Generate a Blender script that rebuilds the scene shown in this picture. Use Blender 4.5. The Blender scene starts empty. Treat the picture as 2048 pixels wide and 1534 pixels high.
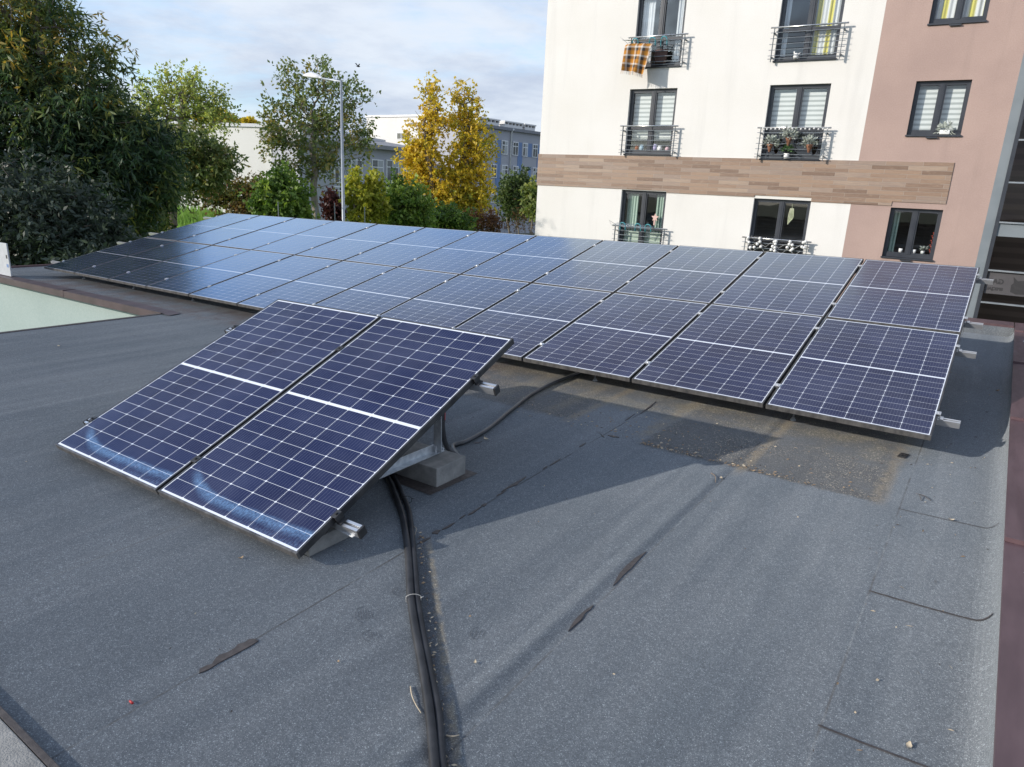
import bpy, bmesh, math, random
import numpy as np
from math import radians, sin, cos, pi, sqrt, atan2, hypot
from mathutils import Matrix, Vector
random.seed(7)
C = bpy.context.scene.collection
SC = bpy.context.scene
CAMZ = 5.0
# ------------------------------------------------------------------ camera
FPX = 1383.5945582498064
MC = np.array([[0.9987336232787618, 0.01364670852303369, 0.04842434386714611],
               [0.050310533017214706, -0.2709060276577676, -0.9612901614217283],
               [0.0, 0.9625090604899136, -0.2712495317504231]])
cam = bpy.data.cameras.new('camera')
cam.sensor_width = 36.0
cam.lens = FPX / 2048 * 36
cam.clip_start = 0.05
cam.clip_end = 2000
camo = bpy.data.objects.new('camera', cam)
C.objects.link(camo)
camo.matrix_world = Matrix(((MC[0][0], -MC[1][0], -MC[2][0], 0), (MC[0][1], -MC[1][1], -MC[2][1], 0),
                            (MC[0][2], -MC[1][2], -MC[2][2], CAMZ), (0, 0, 0, 1)))
SC.camera = camo

def ray(x, y):
    return MC.T @ np.array([(x - 1024) / FPX, (y - 767) / FPX, 1.0])

def at(x, y, d):
    "world point seen in direction (x, y), d metres ahead"
    p = ray(x, y) * d
    return Vector((p[0], p[1], p[2] + CAMZ))

def ground_at(x, d):
    p = at(x, 500, d)
    return Vector((p.x, p.y, 0))

def frame(u, h, n, o):
    return Matrix(((u[0], h[0], n[0], o[0]), (u[1], h[1], n[1], o[1]), (u[2], h[2], n[2], o[2]), (0, 0, 0, 1)))

RU = Vector((0.8289236168128533, -0.5591160393520977, 0.016579868187697525))
RH = Vector((0.5591929034707469, 0.8290375725550416, 0.0))
RN = RU.cross(RH)
RF = frame(RU, RH, RN, (0, 0, CAMZ - 1.564))           # the roof: a right, b away, n up
AU = Vector((0.8254295691687528, -0.5642376305556781, 0.017375920315234918))
AV = Vector((0.5439145371586778, 0.8031823537494314, 0.24301251591838785))
AN = AU.cross(AV)
AF = frame(AU, AV, AN, (-7.773319902361269, 11.346318277506542, -1.6093150373316958 + CAMZ))
FU = Vector((0.8405546124874718, -0.5415169608712859, 0.015077284727775923))
FV = Vector((0.4939737574761141, 0.7775886892638946, 0.38903182036150663))
FN = FU.cross(FV)
FFr = frame(FU, FV, FN, (-2.6342106347103122, 3.734334425902825, -1.55715535985579 + CAMZ))
FY = radians(-31)
BU = Vector((cos(FY), sin(FY), 0)); BD = Vector((-sin(FY), cos(FY), 0))
BF = frame(BU, BD, Vector((0, 0, 1)), (BD.x * 19.8, BD.y * 19.8, 0))   # facade: x along, y into the house, z up

def roof_px(x, y, n=0.0):
    "roof coordinates (a, b) of a spot on the roof felt"
    d = Vector(ray(x, y)); o = Vector((0, 0, -1.564)) + RN * n
    P = d * (o.dot(RN) / d.dot(RN)) - Vector((0, 0, -1.564))
    return P.dot(RU), P.dot(RH)

# ------------------------------------------------------------------ sun and sky
SUN = (RU * -1.65 + RH * -2.05 + Vector((0, 0, 1)) * 1.0).normalized()
SUN_EL = math.asin(SUN.z)
sl = bpy.data.lights.new('sun', 'SUN')
sl.energy = 4.6
sl.angle = radians(0.55)
sl.color = (1.0, 0.92, 0.82)
so = bpy.data.objects.new('sun', sl)
C.objects.link(so)
so.rotation_euler = SUN.to_track_quat('Z', 'Y').to_euler()
so.location = (-20, -10, 30)

class Nodes:
    def __init__(s, nt): s.nt = nt; s.L = nt.links
    def new(s, t, **kw):
        n = s.nt.nodes.new(t)
        for k, v in kw.items(): setattr(n, k, v)
        return n
    def put(s, sock, v):
        if v is None: return
        if hasattr(v, 'links') or isinstance(v, bpy.types.NodeSocket): s.L.new(v, sock)
        elif isinstance(v, (tuple, list)) and len(v) == 3 and sock.type == 'RGBA': sock.default_value = (*v, 1)
        else: sock.default_value = v
    def m(s, op, a, b=None, c=None, clamp=False):
        n = s.new('ShaderNodeMath', operation=op, use_clamp=clamp)
        s.put(n.inputs[0], a); s.put(n.inputs[1], b); s.put(n.inputs[2], c)
        return n.outputs[0]
    def sstep(s, v, lo, hi):
        n = s.new('ShaderNodeMapRange', interpolation_type='SMOOTHSTEP')
        s.put(n.inputs[0], v); n.inputs[1].default_value = lo; n.inputs[2].default_value = hi
        return n.outputs[0]
    def band(s, v, lo, hi, soft):
        return s.m('MULTIPLY', s.sstep(v, lo - soft, lo + soft), s.m('SUBTRACT', 1.0, s.sstep(v, hi - soft, hi + soft)))
    def mix(s, f, a, b, blend='MIX'):
        n = s.new('ShaderNodeMix', data_type='RGBA', blend_type=blend)
        s.put(n.inputs[0], f); s.put(n.inputs[6], a); s.put(n.inputs[7], b)
        return n.outputs[2]
    def noise(s, vec, scale, detail=3, rough=0.55, dist=0.0):
        n = s.new('ShaderNodeTexNoise')
        if vec is not None: s.put(n.inputs['Vector'], vec)
        n.inputs['Scale'].default_value = scale; n.inputs['Detail'].default_value = detail
        n.inputs['Roughness'].default_value = rough; n.inputs['Distortion'].default_value = dist
        return n.outputs[0]
    def voro(s, vec, scale, out='Distance', rand=1.0):
        n = s.new('ShaderNodeTexVoronoi')
        s.put(n.inputs['Vector'], vec); n.inputs['Scale'].default_value = scale
        n.inputs['Randomness'].default_value = rand
        return n.outputs[out]
    def vmul(s, vec, v):
        n = s.new('ShaderNodeVectorMath', operation='MULTIPLY'); s.put(n.inputs[0], vec); n.inputs[1].default_value = v
        return n.outputs[0]
    def vadd(s, vec, v):
        n = s.new('ShaderNodeVectorMath', operation='ADD'); s.put(n.inputs[0], vec); s.put(n.inputs[1], v)
        return n.outputs[0]
    def ramp(s, f, stops, interp='LINEAR'):
        n = s.new('ShaderNodeValToRGB'); n.color_ramp.interpolation = interp
        e = n.color_ramp.elements
        while len(e) < len(stops): e.new(0.5)
        for i, (p, c) in enumerate(stops):
            e[i].position = p; e[i].color = (*c, 1) if len(c) == 3 else c
        s.put(n.inputs[0], f)
        return n.outputs[0]
    def xyz(s, vec):
        n = s.new('ShaderNodeSeparateXYZ'); s.put(n.inputs[0], vec)
        return n.outputs
    def obj(s):
        return s.new('ShaderNodeTexCoord').outputs['Object']
    def bump(s, h, strength, dist):
        n = s.new('ShaderNodeBump'); s.put(n.inputs['Height'], h)
        n.inputs['Strength'].default_value = strength; n.inputs['Distance'].default_value = dist
        return n.outputs[0]

def mat(name, base=(0.5, 0.5, 0.5), rough=0.6, metal=0.0, spec=0.5):
    m = bpy.data.materials.new(name); m.use_nodes = True
    N = Nodes(m.node_tree); b = m.node_tree.nodes['Principled BSDF']
    N.put(b.inputs['Base Color'], base)
    b.inputs['Roughness'].default_value = rough; b.inputs['Metallic'].default_value = metal
    b.inputs['Specular IOR Level'].default_value = spec
    return m, N, b

def vary(name, c1, c2, rough=0.6, metal=0.0, scale=8.0, bump=0.0, stretch=(1, 1, 1), spec=0.5, detail=4):
    "plain painted / bare material with uneven tone"
    m, N, b = mat(name, c1, rough, metal, spec)
    v = N.vmul(N.obj(), stretch)
    f = N.noise(v, scale, detail)
    N.put(b.inputs['Base Color'], N.mix(N.sstep(f, 0.3, 0.7), c1, c2))
    r = N.m('ADD', N.m('MULTIPLY', N.noise(v, scale * 2.3, 3), 0.25), rough - 0.12)
    N.put(b.inputs['Roughness'], r)
    if bump: N.put(b.inputs['Normal'], N.bump(N.noise(v, scale * 12, 3), bump, 0.01))
    return m

W = bpy.data.worlds.new('World'); SC.world = W; W.use_nodes = True
N = Nodes(W.node_tree)
bg = W.node_tree.nodes['Background']
sky = N.new('ShaderNodeTexSky', sky_type='NISHITA')
sky.sun_disc = False; sky.sun_elevation = SUN_EL; sky.sun_rotation = atan2(SUN.x, SUN.y)
sky.air_density = 1.0; sky.dust_density = 1.2; sky.ozone_density = 1.5
gen = N.new('ShaderNodeTexCoord').outputs['Generated']
dx, dy, dz = N.xyz(gen)
den = N.m('ADD', N.m('MAXIMUM', dz, 0.0), 0.18)
comb = N.new('ShaderNodeCombineXYZ')
N.put(comb.inputs[0], N.m('DIVIDE', dx, den)); N.put(comb.inputs[1], N.m('DIVIDE', dy, den)); comb.inputs[2].default_value = 0.0
cv = N.vadd(comb.outputs[0], (3.1, 1.7, 0.4))
big = N.noise(cv, 0.55, 8, 0.58, 0.5)
fine = N.noise(N.vmul(cv, (1.0, 1.6, 1.0)), 1.7, 8, 0.6, 0.3)
dens = N.m('ADD', N.m('MULTIPLY', big, 0.65), N.m('MULTIPLY', fine, 0.35))
cm = N.m('MULTIPLY', N.sstep(dens, 0.35, 0.57), 0.93)
shade = N.sstep(N.noise(N.vadd(cv, (0.25, 0.2, 0.0)), 0.9, 7, 0.6), 0.40, 0.64)
ccol = N.mix(shade, (8.3, 8.9, 9.8), (5.4, 6.1, 7.6))
hz = N.m('MULTIPLY', N.m('SUBTRACT', 1.0, N.sstep(dz, 0.0, 0.22)), 0.55)
skyc = N.mix(1.0, sky.outputs[0], (2.0, 2.45, 2.9), 'MULTIPLY')
skyc = N.mix(hz, skyc, (6.9, 7.8, 9.3))
N.put(bg.inputs['Color'], N.mix(cm, skyc, ccol))
bg.inputs['Strength'].default_value = 0.1

# ------------------------------------------------------------------ mesh building helpers
class MB:
    def __init__(s): s.v = []; s.f = []; s.mi = []
    def add(s, vs, fs, mi=0, M=None):
        o = len(s.v)
        for p in vs:
            p = Vector(p)
            s.v.append(tuple(M @ p) if M is not None else tuple(p))
        for f in fs: s.f.append(tuple(i + o for i in f)); s.mi.append(mi)
        return s
    def box(s, x0, x1, y0, y1, z0, z1, mi=0, M=None, bev=0.0):
        if bev <= 0:
            vs = [(x0, y0, z0), (x1, y0, z0), (x1, y1, z0), (x0, y1, z0), (x0, y0, z1), (x1, y0, z1), (x1, y1, z1), (x0, y1, z1)]
            fs = [(0, 3, 2, 1), (4, 5, 6, 7), (0, 1, 5, 4), (1, 2, 6, 5), (2, 3, 7, 6), (3, 0, 4, 7)]
            return s.add(vs, fs, mi, M)
        bm = bmesh.new()
        bmesh.ops.create_cube(bm, size=1.0)
        for v in bm.verts:
            v.co = ((x0 + x1) / 2 + v.co.x * (x1 - x0), (y0 + y1) / 2 + v.co.y * (y1 - y0), (z0 + z1) / 2 + v.co.z * (z1 - z0))
        bmesh.ops.bevel(bm, geom=list(bm.edges), offset=bev, segments=2, affect='EDGES', profile=0.6)
        bm.verts.index_update()
        s.add([v.co.copy() for v in bm.verts], [[v.index for v in f.verts] for f in bm.faces], mi, M)
        bm.free()
        return s
    def tube(s, pts, r, seg=8, mi=0, M=None, caps=True):
        pts = [Vector(p) for p in pts]; n = len(pts)
        rs = r if isinstance(r, (list, tuple)) else [r] * n
        vs = []; up = Vector((0, 0, 1)); prev = None
        for i, p in enumerate(pts):
            t = (pts[min(i + 1, n - 1)] - pts[max(i - 1, 0)])
            t = t.normalized() if t.length > 1e-9 else Vector((0, 0, 1))
            if prev is None:
                a = t.cross(up)
                if a.length < 1e-3: a = t.cross(Vector((1, 0, 0)))
            else:
                a = prev - t * prev.dot(t)
            a.normalize(); prev = a; b = t.cross(a)
            for k in range(seg):
                q = 2 * pi * k / seg
                vs.append(p + (a * cos(q) + b * sin(q)) * rs[i])
        fs = []
        for i in range(n - 1):
            for k in range(seg):
                k2 = (k + 1) % seg
                fs.append((i * seg + k, i * seg + k2, (i + 1) * seg + k2, (i + 1) * seg + k))
        if caps:
            fs.append(tuple(reversed(range(seg)))); fs.append(tuple(range((n - 1) * seg, n * seg)))
        return s.add(vs, fs, mi, M)
    def poly(s, pts, z, mi=0, M=None):
        return s.add([(p[0], p[1], z) for p in pts], [tuple(range(len(pts)))], mi, M)
    def prism(s, pts, z0, z1, mi=0, M=None):
        n = len(pts)
        vs = [(p[0], p[1], z0) for p in pts] + [(p[0], p[1], z1) for p in pts]
        fs = [tuple(reversed(range(n))), tuple(range(n, 2 * n))] + [(i, (i + 1) % n, n + (i + 1) % n, n + i) for i in range(n)]
        return s.add(vs, fs, mi, M)
    def lathe(s, prof, seg=12, mi=0, M=None):
        vs = []; fs = []
        for r, z in prof:
            for k in range(seg): vs.append((r * cos(2 * pi * k / seg), r * sin(2 * pi * k / seg), z))
        for i in range(len(prof) - 1):
            for k in range(seg):
                k2 = (k + 1) % seg
                fs.append((i * seg + k, i * seg + k2, (i + 1) * seg + k2, (i + 1) * seg + k))
        return s.add(vs, fs, mi, M)
    def build(s, name, mats, parent=None, M=None, smooth=False):
        me = bpy.data.meshes.new(name)
        me.from_pydata(s.v, [], s.f)
        mats = mats if isinstance(mats, (list, tuple)) else [mats]
        for m in mats: me.materials.append(m)
        if len(mats) > 1: me.polygons.foreach_set('material_index', s.mi)
        if smooth: me.polygons.foreach_set('use_smooth', [True] * len(me.polygons))
        me.update()
        o = bpy.data.objects.new(name, me); C.objects.link(o)
        if parent is not None: o.parent = parent
        if M is not None: o.matrix_world = M
        return o

def tag(o, label=None, cat=None, group=None, kind=None):
    if label: o['label'] = label
    if cat: o['category'] = cat
    if group: o['group'] = group
    if kind: o['kind'] = kind
    return o

def empty(name, M, label, cat, group=None):
    o = bpy.data.objects.new(name, None); C.objects.link(o)
    o.empty_display_size = 0.1
    o.matrix_world = M
    return tag(o, label, cat, group)

def T(x, y, z): return Matrix.Translation((x, y, z))

def copy_tree(o, parent=None):
    c = o.copy(); C.objects.link(c)
    if parent is not None: c.parent = parent
    for ch in o.children: copy_tree(ch, c)
    return c

# ------------------------------------------------------------------ materials
def felt_material():
    m, N, b = mat('roofing_felt', rough=0.85, spec=0.3)
    P = N.obj(); a, bb, c = N.xyz(P)
    big = N.noise(P, 0.55, 4, 0.6)
    streak = N.noise(N.vmul(P, (5.0, 0.35, 1.0)), 1.0, 5, 0.6)
    col = N.mix(N.sstep(big, 0.3, 0.7), (0.121, 0.140, 0.160), (0.157, 0.175, 0.194))
    col = N.mix(N.m('MULTIPLY', N.sstep(streak, 0.42, 0.70), 0.28), col, (0.235, 0.25, 0.265))
    col = N.mix(N.m('MULTIPLY', N.sstep(N.noise(N.vmul(P, (3.2, 0.25, 1.0)), 1.3, 4), 0.55, 0.72), 0.35), col, (0.085, 0.099, 0.118))
    # light patch edge by the right upstand
    col = N.mix(N.m('MULTIPLY', N.sstep(a, 0.12, 0.33), 0.30), col, (0.24, 0.25, 0.25))
    n1 = N.noise(P, 3.0, 6, 0.65); n2 = N.noise(P, 14.0, 4, 0.65); n3 = N.noise(P, 55.0, 3, 0.6)
    wa = N.m('ADD', a, N.m('MULTIPLY', N.m('SUBTRACT', n2, 0.5), 0.10))
    wb = N.m('ADD', bb, N.m('MULTIPLY', N.m('SUBTRACT', n2, 0.5), 0.14))
    # brown dirty sheets along the lower edge of the long array
    d1 = N.m('MULTIPLY', N.band(wa, -3.75, -2.36, 0.05), N.band(wb, 4.22, 6.5, 0.05))
    d2 = N.m('MULTIPLY', N.band(wa, -1.70, -0.26, 0.03), N.band(wb, 4.06, 6.2, 0.03))
    d2 = N.m('MULTIPLY', d2, N.sstep(N.m('ADD', n1, N.m('MULTIPLY', a, -0.05)), 0.22, 0.42))
    d3 = N.m('MULTIPLY', N.band(wa, -2.40, -0.22, 0.08), N.band(wb, 4.75, 6.6, 0.12))
    d4 = N.m('MULTIPLY', N.band(wa, -12.6, -3.4, 0.5), N.m('MULTIPLY', N.band(wb, 4.62, 5.4, 0.15), N.sstep(n1, 0.38, 0.62)))
    dirt = N.m('MAXIMUM', N.m('MAXIMUM', d1, d2), N.m('MULTIPLY', d3, 0.75))
    col = N.mix(N.m('MULTIPLY', dirt, N.m('ADD', 0.40, N.m('MULTIPLY', n1, 0.6))), col, (0.082, 0.079, 0.076))
    col = N.mix(N.m('MULTIPLY', d4, 0.6), col, (0.12, 0.085, 0.075))
    # ochre run-off streaks
    for sa, w, b0, b1, k in ((-2.33, 0.035, 4.2, 5.4, 0.85), (-2.55, 0.05, 4.25, 5.2, 0.5), (-1.75, 0.045, 4.25, 5.4, 0.8),
                             (-1.02, 0.028, 4.02, 5.3, 0.95), (-0.27, 0.035, 4.08, 5.2, 0.7), (-3.1, 0.06, 4.3, 5.4, 0.45), (-2.86, 0.05, 4.4, 5.4, 0.35)):
        sm = N.m('MULTIPLY', N.band(wa, sa - w, sa + w, w * 0.8), N.band(wb, b0, b1, 0.12))
        sm = N.m('MULTIPLY', sm, N.sstep(n2, 0.25, 0.55))
        col = N.mix(N.m('MULTIPLY', sm, k * 0.75), col, (0.22, 0.185, 0.135))
    tan = N.m('MULTIPLY', N.m('MULTIPLY', N.band(wa, -3.6, -0.2, 0.15), N.band(wb, 4.75, 5.5, 0.18)), N.sstep(n1, 0.42, 0.66))
    col = N.mix(N.m('MULTIPLY', tan, 0.5), col, (0.19, 0.172, 0.13))
    # dirt line of the valley beside the cables
    vd = N.m('ADD', N.m('ADD', a, bb), N.m('MULTIPLY', N.m('SUBTRACT', n2, 0.5), 0.05))
    vr = N.m('SUBTRACT', a, bb)
    vl = N.band(vr, -4.1, 0.6, 0.2)
    v1 = N.m('MULTIPLY', N.m('MULTIPLY', N.band(vd, 0.275, 0.315, 0.014), vl), N.sstep(n2, 0.36, 0.56))
    col = N.mix(N.m('MULTIPLY', v1, 0.8), col, (0.25, 0.22, 0.17))
    v2 = N.m('MULTIPLY', N.band(vd, 0.16, 0.285, 0.03), vl)
    col = N.mix(N.m('MULTIPLY', v2, 0.55), col, (0.05, 0.05, 0.055))
    # mineral granules
    cell = N.voro(P, 380.0, 'Color'); cr, cg, cb = N.xyz(cell)
    cell2 = N.xyz(N.voro(P, 95.0, 'Color'))[0]
    gr = N.ramp(cr, [(0.0, (0.58, 0.59, 0.60)), (0.55, (0.90, 0.90, 0.90)), (0.86, (1.12, 1.12, 1.12)), (0.96, (1.75, 1.75, 1.7)), (1.0, (2.5, 2.45, 2.35))])
    col = N.mix(0.85, col, gr, 'MULTIPLY')
    col = N.mix(0.28, col, N.ramp(cell2, [(0.0, (0.7, 0.7, 0.72)), (0.8, (1.05, 1.05, 1.05)), (1.0, (1.7, 1.7, 1.65))]), 'MULTIPLY')
    # pale flecks in the dirty sheets
    fl = N.m('MULTIPLY', N.sstep(N.xyz(N.voro(P, 160.0, 'Color'))[1], 0.90, 0.93), N.m('MULTIPLY', dirt, N.sstep(n1, 0.35, 0.6)))
    col = N.mix(N.m('MULTIPLY', fl, 0.8), col, (0.34, 0.31, 0.25))
    sc = N.m('MULTIPLY', N.sstep(N.noise(N.vadd(P, (9, 3, 0)), 4.2, 5, 0.7), 0.70, 0.78), 0.35)
    col = N.mix(sc, col, (0.26, 0.27, 0.28))
    steps = None
    # seams of the rolls
    for s0, tilt, k in ((-1.93, -0.022, 0.7), (-1.035, -0.015, 0.45), (-0.165, 0.0, 0.5), (-2.93, -0.02, 0.4), (-3.93, -0.02, 0.4), (-4.93, 0, 0.4), (-5.93, 0, 0.4), (-6.93, 0, 0.4)):
        ln = N.m('SUBTRACT', N.m('SUBTRACT', wa, N.m('MULTIPLY', bb, tilt)), s0 - tilt * 2.2)
        ln = N.m('ADD', ln, N.m('MULTIPLY', N.m('SUBTRACT', n2, 0.5), -0.10))
        sp_ = N.sstep(ln, -0.005, 0.005); steps = sp_ if steps is None else N.m('ADD', steps, sp_)
        lm = N.m('MULTIPLY', N.band(ln, -0.004, 0.004, 0.003), N.sstep(n1, 0.38, 0.55))
        col = N.mix(N.m('MULTIPLY', lm, k), col, (0.03, 0.026, 0.026))
    N.put(b.inputs['Base Color'], col)
    N.put(b.inputs['Roughness'], N.m('ADD', 0.62, N.m('MULTIPLY', n1, 0.3)))
    b.inputs['Diffuse Roughness'].default_value = 1.0
    # waves along the rolls + grit relief
    wv = N.noise(N.vmul(P, (4.2, 0.22, 1.0)), 1.0, 2, 0.4)
    rdg = N.m('ADD', N.band(a, -1.14, -1.08, 0.03), 0.0)
    hgt = N.m('ADD', N.m('ADD', N.m('MULTIPLY', wv, 0.032), N.m('MULTIPLY', rdg, 0.012)),
              N.m('ADD', N.m('MULTIPLY', cg, 0.0016), N.m('MULTIPLY', n2, 0.003)))
    hgt = N.m('ADD', hgt, N.m('MULTIPLY', steps, 0.0035))
    hgt = N.m('ADD', hgt, N.m('MULTIPLY', N.m('ADD', d1, d2), 0.003))
    N.put(b.inputs['Normal'], N.bump(hgt, 0.9, 1.0))
    return m

def cell_material():
    "glass covered sheet of half-cut cells: 6 columns, 2 x 10 rows on a white back sheet"
    m, N, b = mat('solar_cells', rough=0.07)
    P = N.obj(); x, y, z = N.xyz(P)
    oi = N.new('ShaderNodeObjectInfo').outputs['Random']
    x0, pw = 0.0165, 0.1675                # 6 * 0.1675 = 1.005
    xc = N.m('DIVIDE', N.m('SUBTRACT', x, x0), pw)
    fx = N.m('MULTIPLY', N.m('ABSOLUTE', N.m('SUBTRACT', N.m('FRACT', xc), 0.5)), pw)       # 0 centre .. 0.084 edge
    ph = 0.0846; y0 = 0.0225; gap = 0.018
    up = N.m('GREATER_THAN', y, y0 + 10 * ph + gap / 2)
    yy = N.m('SUBTRACT', N.m('SUBTRACT', y, y0), N.m('MULTIPLY', up, 10 * ph + gap))
    yc = N.m('DIVIDE', yy, ph)
    fy = N.m('MULTIPLY', N.m('ABSOLUTE', N.m('SUBTRACT', N.m('FRACT', yc), 0.5)), ph)
    inx = N.m('LESS_THAN', fx, pw / 2 - 0.0011)
    iny = N.m('LESS_THAN', fy, ph / 2 - 0.0009)
    cham = N.m('LESS_THAN', N.m('ADD', N.m('SUBTRACT', fx, pw / 2), N.m('SUBTRACT', fy, ph / 2)), -0.0075)
    rng = N.m('MULTIPLY', N.m('MULTIPLY', N.m('GREATER_THAN', xc, 0.0), N.m('LESS_THAN', xc, 6.0)),
              N.m('MULTIPLY', N.m('GREATER_THAN', yc, 0.0), N.m('LESS_THAN', yc, 10.0)))
    cell = N.m('MULTIPLY', N.m('MULTIPLY', inx, iny), N.m('MULTIPLY', cham, rng))
    # bus bars
    bb = N.m('MULTIPLY', N.m('FRACT', xc), 9.0)
    bus = N.m('LESS_THAN', N.m('ABSOLUTE', N.m('SUBTRACT', N.m('FRACT', bb), 0.5)), 0.035)
    tint = N.noise(N.vadd(P, N.m('MULTIPLY', oi, 20.0)), 0.9, 3)
    c1 = N.mix(N.sstep(tint, 0.3, 0.7), (0.0034, 0.0072, 0.046), (0.007, 0.0086, 0.036))
    cellid = N.new('ShaderNodeTexWhiteNoise', noise_dimensions='3D')
    cmb = N.new('ShaderNodeCombineXYZ')
    N.put(cmb.inputs[0], N.m('FLOOR', xc)); N.put(cmb.inputs[1], N.m('FLOOR', yc)); N.put(cmb.inputs[2], N.m('ADD', N.m('MULTIPLY', oi, 31.0), up))
    N.put(cellid.inputs['Vector'], cmb.outputs[0])
    c1 = N.mix(N.m('MULTIPLY', cellid.outputs['Value'], 0.5), c1, (0.007, 0.014, 0.066))
    c1 = N.mix(N.m('MULTIPLY', bus, 0.28), c1, (0.35, 0.37, 0.45))
    col = N.mix(cell, (0.68, 0.71, 0.77), c1)
    # thin dust film, thicker to the bottom edge
    dn = N.noise(N.vadd(P, N.m('MULTIPLY', oi, 9.0)), 2.2, 5, 0.6)
    film = N.m('ADD', N.m('MULTIPLY', N.sstep(dn, 0.35, 0.75), 0.055), 0.012)
    spots = N.m('MULTIPLY', N.m('LESS_THAN', N.voro(N.vadd(P, N.m('MULTIPLY', oi, 5.0)), 2.3), 0.035), 0.20)
    spots = N.m('MULTIPLY', spots, N.sstep(N.noise(P, 60, 2), 0.35, 0.6))
    film = N.m('ADD', film, spots)
    film = N.m('ADD', film, N.m('MULTIPLY', N.m('SUBTRACT', 1.0, N.sstep(N.m('ADD', y, N.m('MULTIPLY', dn, 0.05)), 0.02, 0.085)), 0.10))
    col = N.mix(film, col, (0.34, 0.38, 0.56))
    N.put(b.inputs['Base Color'], col)
    b.inputs['IOR'].default_value = 1.45; b.inputs['Specular IOR Level'].default_value = 0.22
    N.put(b.inputs['Roughness'], N.m('ADD', 0.13, N.m('MULTIPLY', dn, 0.12)))
    wave = N.noise(P, 1.6, 2, 0.4)
    nb = N.bump(wave, 0.35, 0.012)
    N.put(b.inputs['Normal'], nb)
    gl = N.new('ShaderNodeBsdfGlossy'); gl.inputs[0].default_value = (0.60, 0.79, 1.0, 1)
    N.put(gl.inputs['Roughness'], N.m('ADD', 0.12, N.m('MULTIPLY', dn, 0.10))); N.put(gl.inputs['Normal'], nb)
    lw = N.new('ShaderNodeLayerWeight'); lw.inputs['Blend'].default_value = 0.5
    k = N.m('MULTIPLY', N.sstep(lw.outputs['Facing'], 0.58, 0.86), 0.64)
    mx = N.new('ShaderNodeMixShader'); N.put(mx.inputs[0], k)
    N.L.new(b.outputs[0], mx.inputs[1]); N.L.new(gl.outputs[0], mx.inputs[2])
    N.L.new(mx.outputs[0], m.node_tree.nodes['Material Output'].inputs[0])
    return m

def dusty_cells(base_m):
    "the front pair: a bluish water-mark of dust above the lower edge"
    m = base_m.copy(); m.name = 'solar_cells_water_marked'
    N = Nodes(m.node_tree); b = m.node_tree.nodes['Principled BSDF']
    src = b.inputs['Base Color'].links[0].from_socket
    P = N.obj(); x, y, z = N.xyz(P)
    n = N.noise(P, 6.0, 4, 0.6); nf = N.noise(N.vmul(P, (1, 0.6, 1)), 120.0, 3, 0.7)
    n9 = N.m('MULTIPLY', N.m('SUBTRACT', n, 0.5), 0.05)
    cx = N.m('SUBTRACT', x, 0.02)
    base = N.m('ADD', 0.085, N.m('MULTIPLY', N.m('POWER', N.m('MAXIMUM', N.m('SUBTRACT', 0.36, x), 0.0), 1.6), 0.75))
    base = N.m('SUBTRACT', base, N.m('MULTIPLY', N.m('MAXIMUM', N.m('SUBTRACT', x, 0.4), 0.0), -0.03))
    dd = N.m('ADD', N.m('SUBTRACT', y, base), n9)
    lineb = N.m('MULTIPLY', N.sstep(dd, -0.05, -0.002), N.m('SUBTRACT', 1.0, N.sstep(dd, 0.0, 0.035)))
    lineb = N.m('MULTIPLY', lineb, N.m('ADD', 0.35, N.m('MULTIPLY', N.sstep(nf, 0.35, 0.65), 0.65)))
    lineb = N.m('MULTIPLY', lineb, N.sstep(x, 0.03, 0.16))
    low = N.m('MULTIPLY', N.m('SUBTRACT', 1.0, N.sstep(dd, -0.09, 0.0)), N.m('MULTIPLY', N.sstep(nf, 0.42, 0.72), N.sstep(x, 0.25, 0.9)))
    k = N.m('ADD', N.m('MULTIPLY', lineb, 0.42), N.m('MULTIPLY', low, 0.22), clamp=True)
    col = N.mix(k, src, (0.22, 0.42, 0.72))
    N.put(b.inputs['Base Color'], col)
    return m

M_FELT = felt_material()
M_CELL = cell_material()
M_CELLF = dusty_cells(M_CELL)
M_BITUMEN = vary('bitumen', (0.046, 0.038, 0.037), (0.080, 0.068, 0.064), 0.65, scale=40, bump=0.4)
M_PRESSED = vary('pressed_felt', (0.055, 0.062, 0.074), (0.085, 0.095, 0.112), 0.8, scale=90)
M_FRAME = vary('black_anodised_frame', (0.030, 0.031, 0.036), (0.075, 0.074, 0.074), 0.40, 0.4, scale=9)
_nt = Nodes(M_FRAME.node_tree); _b = M_FRAME.node_tree.nodes['Principled BSDF']
_src = _b.inputs['Base Color'].links[0].from_socket
_y = _nt.xyz(_nt.obj())[1]
_k = _nt.m('MULTIPLY', _nt.m('LESS_THAN', _y, 0.0118), _nt.sstep(_nt.noise(_nt.vmul(_nt.obj(), (1, 1, 0.4)), 14.0, 5, 0.7), 0.3, 0.65))
_nt.put(_b.inputs['Base Color'], _nt.mix(_nt.m('MULTIPLY', _k, 0.6), _src, (0.23, 0.22, 0.21)))
M_ALU = vary('aluminium', (0.72, 0.72, 0.72), (0.60, 0.60, 0.61), 0.34, 0.85, scale=18, stretch=(0.3, 1, 1))
M_ZINC = vary('galvanised_steel', (0.66, 0.68, 0.70), (0.48, 0.51, 0.54), 0.45, 0.6, scale=30, stretch=(1, 1, 1))
M_BLACK = vary('black_plastic', (0.018, 0.018, 0.019), (0.032, 0.032, 0.034), 0.5, scale=30)
M_CONC = vary('concrete', (0.20, 0.20, 0.195), (0.30, 0.295, 0.28), 0.9, scale=14, bump=0.5)
M_BROWN = vary('brown_sheet_metal', (0.078, 0.045, 0.050), (0.115, 0.070, 0.076), 0.42, 0.0, scale=3.5, stretch=(3, 0.6, 1))
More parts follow.
